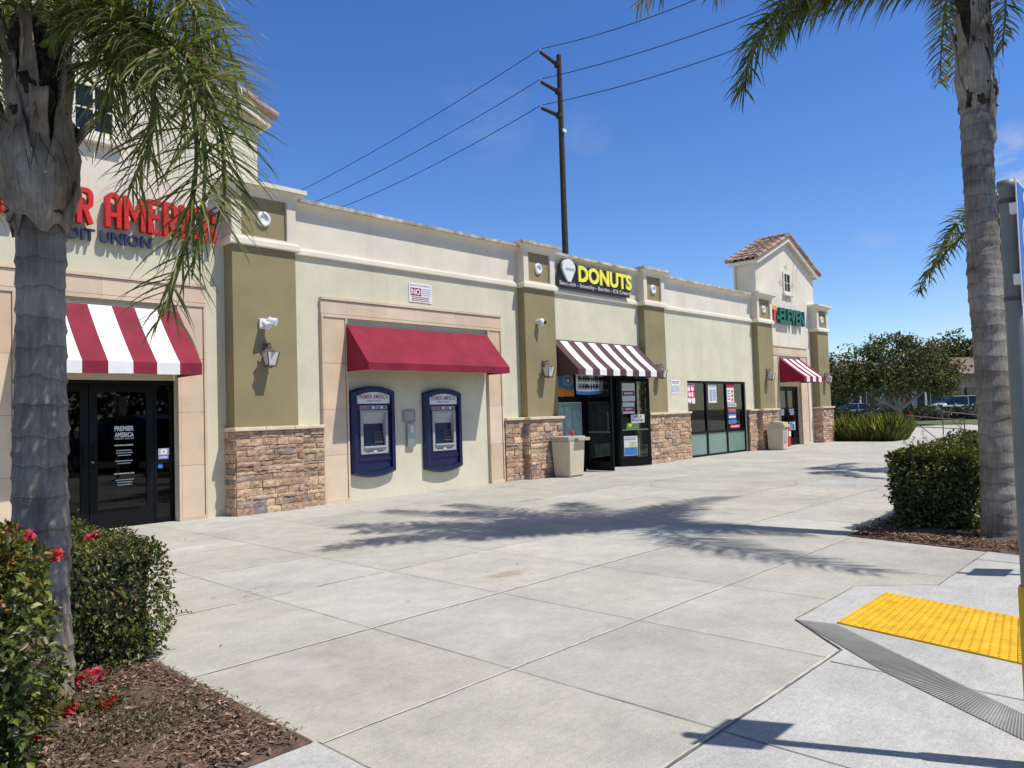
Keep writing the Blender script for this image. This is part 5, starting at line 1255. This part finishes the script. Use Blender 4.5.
# pipe rails by the drive
def rail(label,p,q,h,diag=None):
    p,q=Vector(p),Vector(q); t=thing('pipe_railing',label,'railing',p,group='pipe railings by the driveway')
    mb=MB(); up=Vector((0,0,h)); mb.tube([p,p+up],.022,8); mb.tube([q,q+up*.75],.022,8); mb.build('post',M['darkmetal'],t)
    mb=MB(); mb.tube([p+up*.95,q+up*.7],.02,8); mb.tube([p+up*.5,q+up*.35],.016,8); mb.tube([p+up*.95,(p+q)/2],.016,8); mb.build('bars',M['darkmetal'],t)
rail('dark pipe railing beside the ornamental grass',V(15.6,29.8),V(17.4,29.0),.95)
rail('dark pipe railing behind the long dark hedge',V(18.0,31.5),V(19.8,31.0),1.05)
t=thing('fire_hydrant','small red hydrant on the verge beyond the driveway','hydrant',V(24.6,46.5))
mb=MB(); mb.lathe([(0,0),(.16,0),(.16,.06),(.11,.08),(.11,.55),(.14,.58),(.13,.66),(.08,.75),(.04,.80),(0,.8)],0,0,14); mb.tube([(-.2,0,.45),(.2,0,.45)],.05,8); mb.build('hydrant_body',M['red'],t,local=True)
mb=MB(); mb.tube([(0,0,.80),(0,0,.86)],.03,6); mb.tube([(-.21,0,.45),(-.24,0,.45)],.06,8); mb.tube([(.21,0,.45),(.24,0,.45)],.06,8); mb.build('cap',M['silver'],t,local=True)

# ================================================================== UTILITY POLE AND WIRES
pb=Vector((31.45,25.25,0)); 
t=thing('utility_pole','tall dark wooden utility pole with three side arms behind the shop row','utility pole',pb)
mb=MB(); mb.tube([pb,pb+Vector((0,0,10)),pb+Vector((0,0,20.85))],[.20,.175,.135],14); mb.build('pole',M['wood'],t)
tips=[Vector((30.75,25.98,21.06)),Vector((30.75,25.98,19.40)),Vector((30.73,26.0,17.96))]; roots=[20.31,18.82,17.50]
for tp2,rz in zip(tips,roots):
    mb=MB(); a=Vector((31.40,25.30,rz)); mb.tube([a,tp2],[.12,.09],8); mb.tube([a+Vector((0,0,-.1)),a+Vector((0,0,.16))],.20,10); arm=mb.build('side_arm',M['wood'],t)
    mb=MB(); mb.lathe([(0,0),(.05,0),(.07,.04),(.05,.08),(.07,.12),(.045,.16),(.06,.2),(0,.22)],tp2.x,tp2.y,10); 
    mb.v=[(x,y,z+tp2.z-.04) for x,y,z in mb.v]; mb.build('insulator',M['insul'],arm)
mb=MB(); mb.box(31.32,31.58,24.99,25.07,16.55,16.70); mb.build('pole_tag',M['white'],t)
def wire(label,tip,right,left):
    # right, left: photo directions met at about these distances; the cable runs on past both with a light sag
    pts=[]
    a=tip+Vector((0,0,.16)); r=right; l=left
    r2=r+(r-a)*.8+Vector((0,0,1.0)); l2=l+(l-a)*.9+Vector((0,0,1.5))
    def seg(p,q,s): return [p+(q-p)*k/12-Vector((0,0,s*4*(k/12)*(1-k/12))) for k in range(13)]
    pts=seg(l2,l,.0)[:-1]+seg(l,a,.25)[:-1]+seg(a,r,.2)[:-1]+seg(r,r2,.0)
    mb=MB(); mb.tube(pts,.020,6); tag(mb.build('power_line',M['wire']),label,'power line','overhead power lines')
def onX(px,py,X):                            # point of a sight line where it crosses the plane X
    d=at(px,py,1.0)-Vector((CAMX,0,EYE)); k=(X-CAMX)/d.x; return Vector((CAMX,0,EYE))+d*k
wire('topmost overhead line on the utility pole',tips[0],onX(695,0,30.75),onX(308,187,30.75))
wire('middle overhead line on the utility pole',tips[1],onX(752,14,30.75),onX(327,197,30.75))
wire('lowest overhead line on the utility pole',tips[2],onX(740,48,30.75),onX(355,202,30.75))

# ================================================================== TREES
TREE_COLS=[(.050,.060,.016),(.082,.096,.025),(.125,.13,.04),(.15,.105,.045)]
def tree(name,label,lat,dep,h,trunk_h,limbs,clumps,n,size,bark='bark',cols=TREE_COLS,w=(4,4,2,.6),tr=.16,cat='tree'):
    """limbs: end points (lat,dep,z) the trunk forks to; clumps: (lat,dep,z,radius,flatten)"""
    b=V(lat,dep,-.02); t=thing(name,label,cat,b); fork=V(lat,dep,trunk_h)
    mb=MB(); mb.tube(bez([b,b+Vector((.05,.03,trunk_h*.5)),fork],6),[tr*1.5,tr*1.1,tr,tr*.95,tr*.9,tr*.9,tr*.85],10)
    mb.build('trunk',M[bark],t)
    mb=MB()
    for (a,d,z) in limbs:
        e=V(a,d,z); m1=fork+(e-fork)*.5+Vector((random.gauss(0,.2),random.gauss(0,.2),.1-.12*(e-fork).length)); mb.tube(bez([fork-Vector((0,0,.1)),m1,e],8),[tr*.75*(1-.8*i/8) for i in range(9)],8)
        for _ in range(4):
            s=bez([fork,m1,e],8)[random.randint(3,7)]; q=s+Vector((random.gauss(0,.5),random.gauss(0,.5),random.uniform(.2,.9))); mb.tube([s,(s+q)/2+Vector((0,0,.1)),q],[tr*.25,tr*.18,tr*.06],5)
    if limbs: mb.build('limbs',M[bark],t)
    tot=sum(c[3]**2 for c in clumps); C=[];NN=[]
    for (a,d,z,r,fl) in clumps:
        k=int(n*r*r/tot); c=np.array(V(a,d,z)); u=unit(k); rad=r*(.55+.5*rng.random((k,1))**.6); P=c+u*rad*np.array([1,1,fl]); f=fbm(P,1.5/size**.5*.5,a)[:,None]; P+=u*f*r*.45
        keep=fbm(P,1.1,d)>-.18; C.append(P[keep]); NN.append(u[keep])
    C=np.concatenate(C); U=np.concatenate(NN); n=len(C)
    D=U*.5+unit(n)*.8+np.array([0,0,-.25]); L=size*np.exp(rng.normal(0,.25,n))
    leaf_mesh('crown',C,D,U*.6+unit(n)*.6+np.array([0,0,.5]),L,L*.6,palette(n,cols,w,.22),M['treeleaf'],t,.25,.1); return t
random.seed(21)
cl=[(19.5,46,3.0,1.6,.75),(21.0,47,3.6,1.5,.8),(22.3,46,3.7,1.6,.8),(23.7,47,4.4,1.6,.8),(25.0,46.5,4.0,1.7,.8),(26.3,46.5,3.4,1.6,.8),(26.9,47,2.9,1.0,.8),(24.0,46,5.15,.65,.8),(22.6,46.5,4.75,.7,.9),(25.5,48,4.9,.9,.8),(26.6,47.5,4.4,.9,.8),(20.3,46,2.5,1.1,.7),(23.0,45.5,2.6,1.2,.6),(26.0,45.5,2.4,1.1,.6),(24.6,45.3,3.0,1.3,.7),(21.5,45.6,2.9,1.2,.7),(18.7,47,2.7,1.0,.8)]
tree('street_tree','broad bushy street tree with a low forked trunk beyond the driveway',23.9,46.5,5.3,1.1,[(21.3,46.2,2.6),(24.8,46.3,3.1),(26.2,46.6,2.6),(22.9,46.8,3.6),(24,46.5,4.0)],cl,26000,.17,'palebark',tr=.2)
cl=[(21.5,58,2.8,1.9,.9),(23.5,58,3.4,1.8,.9),(25.0,58.5,2.6,1.5,.9),(20.5,58.5,2.0,1.4,.9),(22.5,58,4.0,1.2,.9)]
tree('street_tree','dense tree right behind the end of the building, left of the broad tree',23,58,4.5,1.0,[(21.5,58,2.8),(24,58,3.4)],cl,9000,.22,w=(5,4,1.5,.2))
cl=[(53,92,7.0,1.9,1.1),(55,92.5,7.6,2.0,1.1),(57,92,6.8,1.9,1.1),(51.5,92,6.0,1.5,1.0),(54.5,91,5.6,1.9,1)]
tree('background_tree','dark evergreen rising over the far tiled roof',54.5,92,8.5,4,[(54,92,6.5)],cl,6000,.4,w=(6,3,.6,.1))
for la,de,lab in ((56.0,75.5,'small dark tree between the tall palm trunk and the sign post'),(66,80,'dark tree at the far right behind the sign post'),(80,90,'dark tree far beyond the right edge of the parking area')):
    tree('background_tree',lab,la,de,5,1.5,[(la,de,3)],[(la,de,3.6,1.9,1.1),(la+1.2,de,3.0,1.5,1),(la-1.1,de+.5,2.9,1.4,1)],3500,.32,w=(5,3,1,.2))
random.seed(33)
# far shrubs in a row along the car park
for k in range(9):
    la=24.0+k*3.9; lab=['at the left end of the far shrub row','second in the far shrub row, behind the broad tree','third in the far shrub row, behind the broad tree','fourth in the far shrub row, under the silver van','fifth in the far shrub row, under the silver van','sixth in the far shrub row, left of the tall palm','seventh in the far shrub row, behind the tall palm','eighth in the far shrub row, by the sign post','at the right end of the far shrub row'][k]
    t=thing('low_shrub','low dark clipped shrub '+lab,'shrub',V(la,57,0),group='low shrubs along the far car park')
    n=1500; u=unit(n); P=np.array(V(la,57,.5))+(u[:,:1]*2.1*np.array([[SF,-CF,0]])+u[:,1:2]*.6*np.array([[CF,SF,0]]))+np.stack([u[:,0]*0,u[:,0]*0,u[:,2]*.52],1); P+=u*fbm(P,2,k)[:,None]*.25; P[:,2]=np.maximum(P[:,2],.02)
    leaf_mesh('foliage',P,u*.5+unit(n),u+unit(n)*.6,.20,.13,palette(n,TREE_COLS,(6,3,.7,.3)),M['treeleaf'],t)
    mb=MB(); c=V(la,57); [mb.tube([c+Vector((random.gauss(0,.4),random.gauss(0,.4),0)),c+Vector((random.gauss(0,.9),random.gauss(0,.9),.7))],.03,5) for _ in range(9)]; mb.build('stems',M['twig'],t)

for k,(X,Y,h) in enumerate(((-6,-27,6.5),(4,-30,7.5),(13,-28,6.2),(22,-31,8),(31,-29,7),(41,-30,6.6),(52,-32,7.8),(63,-30,7))):  # unseen trees added to give the shop windows dark reflections
    la=(X-CAMX)*SF-Y*CF; de=(X-CAMX)*CF+Y*SF
    t=tree('added_lot_tree','added dark round tree out of view, mirrored in the shop glass',la,de,h,2,[(la,de,h*.6)],[(la,de,h*.6,h*.42,.9),(la+2,de+1.5,h*.48,h*.34,.9),(la-2,de-1.2,h*.5,h*.33,.9)],2200,.5,w=(5,3,1,.2)); t['group']='added trees across the parking lot'
# ================================================================== CARS
def car(label,loc,rz,paint,kind='saloon',group=None):
    t=thing('parked_car',label,'car',loc,rz,group)
    if kind=='van':  st=[(-2.45,.80,.45,.95),(-2.38,.90,.30,1.05),(-1.9,.93,.28,1.08),(-1.5,.93,.28,1.10),(-.75,.93,.28,1.10),(1.9,.93,.28,1.12),(2.25,.92,.30,1.12),(2.40,.86,.4,1.05)]; roof={2:1.10,3:1.25,4:1.78,5:1.80,6:1.72,7:1.10}
    elif kind=='suv': st=[(-2.35,.82,.5,.92),(-2.28,.92,.36,1.02),(-1.5,.95,.34,1.08),(-1.0,.95,.34,1.10),(-.35,.95,.34,1.12),(1.5,.95,.34,1.14),(2.2,.93,.36,1.14),(2.35,.86,.5,1.08)]; roof={2:1.08,3:1.12,4:1.74,5:1.78,6:1.62,7:1.09}
    else: st=[(-2.3,.78,.42,.70),(-2.2,.88,.28,.82),(-1.2,.91,.26,.92),(-.85,.91,.26,.94),(-.15,.91,.26,.96),(.95,.91,.26,.98),(1.65,.90,.26,1.0),(2.2,.84,.36,.95)]; roof={3:.95,4:1.42,5:1.44,6:1.02}
    mb=MB(); gb=MB(); rows=[]
    for i,(x,w,zb,zs) in enumerate(st):
        rz_=roof.get(i,zs+.03); wt=w*.80 if rz_>zs+.2 else w*.86
        rows.append([(x,-w*.94,zb),(x,-w,zb+.28*(zs-zb)),(x,-w,zs-.1),(x,-w*.965,zs),(x,-wt,rz_),(x,-wt*.5,rz_+.035),(x,wt*.5,rz_+.035),(x,wt,rz_),(x,w*.965,zs),(x,w,zs-.1),(x,w,zb+.28*(zs-zb)),(x,w*.94,zb)])
    k=12
    tall=lambda i: roof.get(i,0)>st[i][3]+.2
    for i in range(len(rows)-1):
        for j in range(k):
            j2=(j+1)%k; q=[rows[i][j],rows[i+1][j],rows[i+1][j2],rows[i][j2]]
            win=False
            if j in (3,7) and (tall(i) or tall(i+1)): win=True
            if j in (4,5,6) and tall(i)!=tall(i+1): win=True
            (gb if win else mb).add(q,[(0,1,2,3)],0,smooth=not win)
    mb.add(rows[0],[tuple(range(k))]); mb.add(rows[-1],[tuple(range(k-1,-1,-1))])
    mb.build('body',paint,t,recalc=False,local=True); gb.build('windows',M['carglass'],t,recalc=False,local=True)
    mb=MB(); zz=st[4][3]; h=roof[4]
    for s in (-1,1):
        for x in (.25,1.2): mb.tube([(x,s*.915*st[4][1]/.93*1.0,zz),(x+.08,s*.75*st[4][1]/.93,h)],.035,6)
    mb.build('door_pillars',paint,t,local=True)
    for x in (-1.42,1.42):
        for s in (-1,1):
            yc=s*(st[3][1]-.10); mb=MB(); r=.33 if kind!='saloon' else .31
            mb.tube([(x,yc-.11,r),(x,yc+.11,r)],r,22); wh=mb.build('wheel',M['tyre'],t,local=True)
            mb=MB(); mb.tube([(x,yc+s*.112,r),(x,yc+s*.118,r)],r*.62,16); 
            for q in range(5): a=2*PI*q/5; mb.tube([(x,yc+s*.12,r),(x+.18*math.cos(a),yc+s*.12,r+.18*math.sin(a))],.025,5)
            mb.build('rim',M['rim'],wh,local=True)
    for s in (-1,1):
        x,w,zb,zs=st[1]; mb=MB(); mb.bbox(x-.09,x+.06,min(s*(w-.34),s*(w-.03)),max(s*(w-.34),s*(w-.03)),zs-.26,zs-.10,.02); mb.build('headlight',M['lampglass'],t,local=True)
        x,w,zb,zs=st[-1]; mb=MB(); mb.bbox(x-.05,x+.02,min(s*(w-.20),s*(w-.0)),max(s*(w-.20),s*(w-.0)),zs-.32,zs-.08,.015); mb.build('tail_light',M['taillamp'],t,local=True)
        mb=MB(); mb.bbox(-.95,-.80,min(s*.93,s*1.10),max(s*.93,s*1.10),st[3][3]-.02,st[3][3]+.12,.03); mb.build('mirror',paint,t,local=True)
    return t
def paint(name,c): return mat(name,c,.25,.3,.6)
silver=paint('silver_car_paint',(.55,.56,.57)); blue=paint('pale_blue_car_paint',(.22,.30,.38)); dark=paint('black_car_paint',(.012,.013,.016)); whitep=paint('white_car_paint',(.75,.75,.75)); redp=paint('dark_red_car_paint',(.25,.02,.02))
rv=VIEW_ROT
car('silver van parked across the road behind the shrub row',V(36.5,61.5,0),rv+R(2),silver,'van')
car('pale blue saloon car parked beyond the ornamental grass',V(28.0,62.5,0),rv+R(8),blue)
car('dark car parked farthest left beyond the ornamental grass',V(22.5,63,0),rv,dark,'suv')
car('dark car half hidden behind the trunk of the broad tree',V(31.5,63.5,0),rv+R(5),dark)
# the row of cars at the photographer's back, seen mirrored in the shop glass
car('black off-road car parked opposite the shop row, mirrored in its glass',(9.6,-3.4,-.012),R(78),dark,'suv'); car('white van parked opposite the shop row, mirrored in its glass',(6.0,-4.0,-.012),R(84),whitep,'van'); car('silver saloon car parked opposite the donut shop, mirrored in its glass',(26,-5.5,-.012),R(92),silver); car('dark red saloon car parked opposite the far entrance',(33,-5.5,-.012),R(90),redp)

# ================================================================== FAR SHOP BUILDING
FB=thing('far_shop_building','long low shop building with a brown tiled roof across the car park','building',V(40,72,0),VIEW_ROT)
mb=MB(); mb.box(-26,30,1,14,0,4.3); mb.build('wall',M['light'],FB,local=True)
mb=MB(); mb.prism([(-1.2,4.15),(16,4.15),(7.5,6.0)],-26.6,30.6,'x'); mb.build('roof',mottled('brown_shingle_roof',(.20,.145,.11),.25,2,.4,12),FB,local=True)
mb=MB(); mb.box(-26.6,30.6,-1.25,-1.2,3.95,4.2); mb.box(-26.4,30.4,-1.15,1.0,3.98,4.05); mb.build('fascia',M['trimwhite'],FB,local=True)
for k in range(18):
    x=-25.6+3.1*k
    mb=MB(); bars(mb,[(x,x+2.8,.02,.12),(x,x+2.8,2.75,2.85),(x,x+.08,.12,2.75),(x+2.72,x+2.8,.12,2.75),(x+1.36,x+1.44,.12,2.75)],.93,.99); w=mb.build('window',M['trimwhite'],FB,local=True)
    mb=MB(); mb.box(x+.07,x+2.73,.96,.98,.11,2.76); mb.build('pane',mat('blue_grey_glass',(.03,.05,.065),.08,spec=.7) if k==0 else bpy.data.materials['blue_grey_glass'],w,local=True)
    if k%2==0:
        mb=MB(); mb.box(x-.22,x-.06,-1.1,-.94,0,3.98); mb.build('column',M['trimwhite'],FB,local=True)
t=thing('shop_fascia_sign','red and white sign block under the eave of the far shop building','sign',V(45.0,70.6,2.85))
q=V(45.0,70.6,2.85); t.rotation_euler=(0,0,VIEW_ROT)
mb=MB(); mb.bbox(-1.3,1.3,-.1,.1,.35,1.05,.03); mb.build('red_panel',M['red'],t,local=True); mb=MB(); mb.bbox(-1.3,1.3,-.12,.08,1.06,1.35,.02); mb.build('white_panel',M['white'],t,local=True)

# ================================================================== small litter on the pavement
random.seed(5)
L=[]
while len(L)<10:
    q=Vector((random.uniform(2.4,9),random.uniform(3.3,10),.003))
    if not (q.x>8 and q.y<3.4): L.append(q)
C=np.array([tuple(v) for v in L]); n=len(C)
for i in range(n):
    o=leaf_mesh('fallen_leaf',C[i:i+1]+np.array([0,0,.004]),unit(1)*np.array([1,1,.15]),np.array([[.2,.1,1.]]),.032,.016,palette(1,[(.10,.06,.03),(.16,.12,.07),(.05,.05,.03)],[1,1,1]),M['chip'],None,.3,.1)
    tag(o,'small dry fallen leaf lying on the concrete plaza','leaf','fallen leaves on the plaza')

# ================================================================== SKY, SUN, CAMERA
w=bpy.data.worlds.new('World'); scene.world=w; w.use_nodes=True; nt=w.node_tree; bg=nt.nodes['Background']
sky=nt.nodes.new('ShaderNodeTexSky'); sky.sky_type='NISHITA'; sky.sun_disc=False; sky.sun_elevation=math.asin(SUN.z); sky.sun_rotation=math.atan2(SUN.x,SUN.y)
sky.altitude=0; sky.air_density=1.0; sky.dust_density=.1; sky.ozone_density=5.0
# a few thin clouds: soft patches of noise in the sky directions where they hang
tc=nt.nodes.new('ShaderNodeTexCoord'); ln=lambda a,b: nt.links.new(a,b)
nz=nt.nodes.new('ShaderNodeTexNoise'); nz.inputs['Scale'].default_value=7; nz.inputs['Detail'].default_value=7; nz.inputs['Roughness'].default_value=.62; nz.inputs['Distortion'].default_value=.5
mp=nt.nodes.new('ShaderNodeMapping'); mp.inputs['Scale'].default_value=(1,1,2.6); ln(tc.outputs['Generated'],mp.inputs[0]); ln(mp.outputs[0],nz.inputs['Vector'])
rp=nt.nodes.new('ShaderNodeValToRGB'); rp.color_ramp.elements[0].position=.42; rp.color_ramp.elements[1].position=.75; ln(nz.outputs['Fac'],rp.inputs[0])
acc=None
for px,py,tight,amt in ((488,112,.9972,.13),(588,130,.9992,.13),(1014,160,.9990,1.3),(872,254,.9994,.35),(985,330,.996,.25)):
    d=(at(px,py,1)-Vector((CAMX,0,EYE))).normalized()
    dp=nt.nodes.new('ShaderNodeVectorMath'); dp.operation='DOT_PRODUCT'; dp.inputs[1].default_value=d; ln(tc.outputs['Generated'],dp.inputs[0])
    mr=nt.nodes.new('ShaderNodeMapRange'); mr.interpolation_type='SMOOTHSTEP'; mr.inputs['From Min'].default_value=tight; mr.inputs['From Max'].default_value=1-(1-tight)*.08; mr.inputs['To Max'].default_value=amt; ln(dp.outputs['Value'],mr.inputs['Value'])
    if acc is None: acc=mr.outputs[0]
    else:
        a=nt.nodes.new('ShaderNodeMath'); a.operation='ADD'; ln(acc,a.inputs[0]); ln(mr.outputs[0],a.inputs[1]); acc=a.outputs[0]
mm=nt.nodes.new('ShaderNodeMath'); mm.operation='MULTIPLY'; mm.use_clamp=True; ln(acc,mm.inputs[0]); ln(rp.outputs[0],mm.inputs[1])
mx=nt.nodes.new('ShaderNodeMix'); mx.data_type='RGBA'; hs=nt.nodes.new('ShaderNodeHueSaturation'); hs.inputs['Saturation'].default_value=1.22; hs.inputs['Hue'].default_value=.512; hs.inputs['Value'].default_value=1.85; ln(sky.outputs[0],hs.inputs['Color']); ln(mm.outputs[0],mx.inputs[0])
# overhead sky greyed, out of view, to lessen blue shadow fill; blue lower down
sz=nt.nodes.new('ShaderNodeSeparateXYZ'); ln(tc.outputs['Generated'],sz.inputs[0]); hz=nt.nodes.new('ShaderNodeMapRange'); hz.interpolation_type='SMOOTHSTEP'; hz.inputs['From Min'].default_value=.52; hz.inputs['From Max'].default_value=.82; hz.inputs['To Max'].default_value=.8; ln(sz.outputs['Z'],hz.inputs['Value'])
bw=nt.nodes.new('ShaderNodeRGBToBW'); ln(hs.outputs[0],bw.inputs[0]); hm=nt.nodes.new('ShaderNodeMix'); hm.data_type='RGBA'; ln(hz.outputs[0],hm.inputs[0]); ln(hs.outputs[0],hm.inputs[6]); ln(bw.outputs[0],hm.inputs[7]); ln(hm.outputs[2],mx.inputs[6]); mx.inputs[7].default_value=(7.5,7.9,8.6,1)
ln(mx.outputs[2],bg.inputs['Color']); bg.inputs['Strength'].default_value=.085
sd=bpy.data.lights.new('sun','SUN'); sd.energy=4.7; sd.angle=R(.53); sd.color=(1.0,.955,.885); so=bpy.data.objects.new('sun',sd); COL.objects.link(so)
so.rotation_euler=(-SUN).to_track_quat('-Z','Y').to_euler(); so.location=(0,0,40)
cd=bpy.data.cameras.new('camera'); cam=bpy.data.objects.new('camera',cd); COL.objects.link(cam); scene.camera=cam
cam.matrix_world=Matrix(((CAM_R.x,CAM_U.x,-CAM_F.x,CAMX),(CAM_R.y,CAM_U.y,-CAM_F.y,0),(CAM_R.z,CAM_U.z,-CAM_F.z,EYE),(0,0,0,1))); cd.sensor_width=36; cd.lens=36*FPX/1024; cd.clip_start=.05; cd.clip_end=2000
scene.view_settings.view_transform='Standard'; scene.view_settings.look='None'; scene.view_settings.exposure=0; scene.view_settings.gamma=1; scene.view_settings.use_curve_mapping=False
scene.cycles.max_bounces=8; scene.cycles.transparent_max_bounces=12; scene.cycles.use_denoising=True
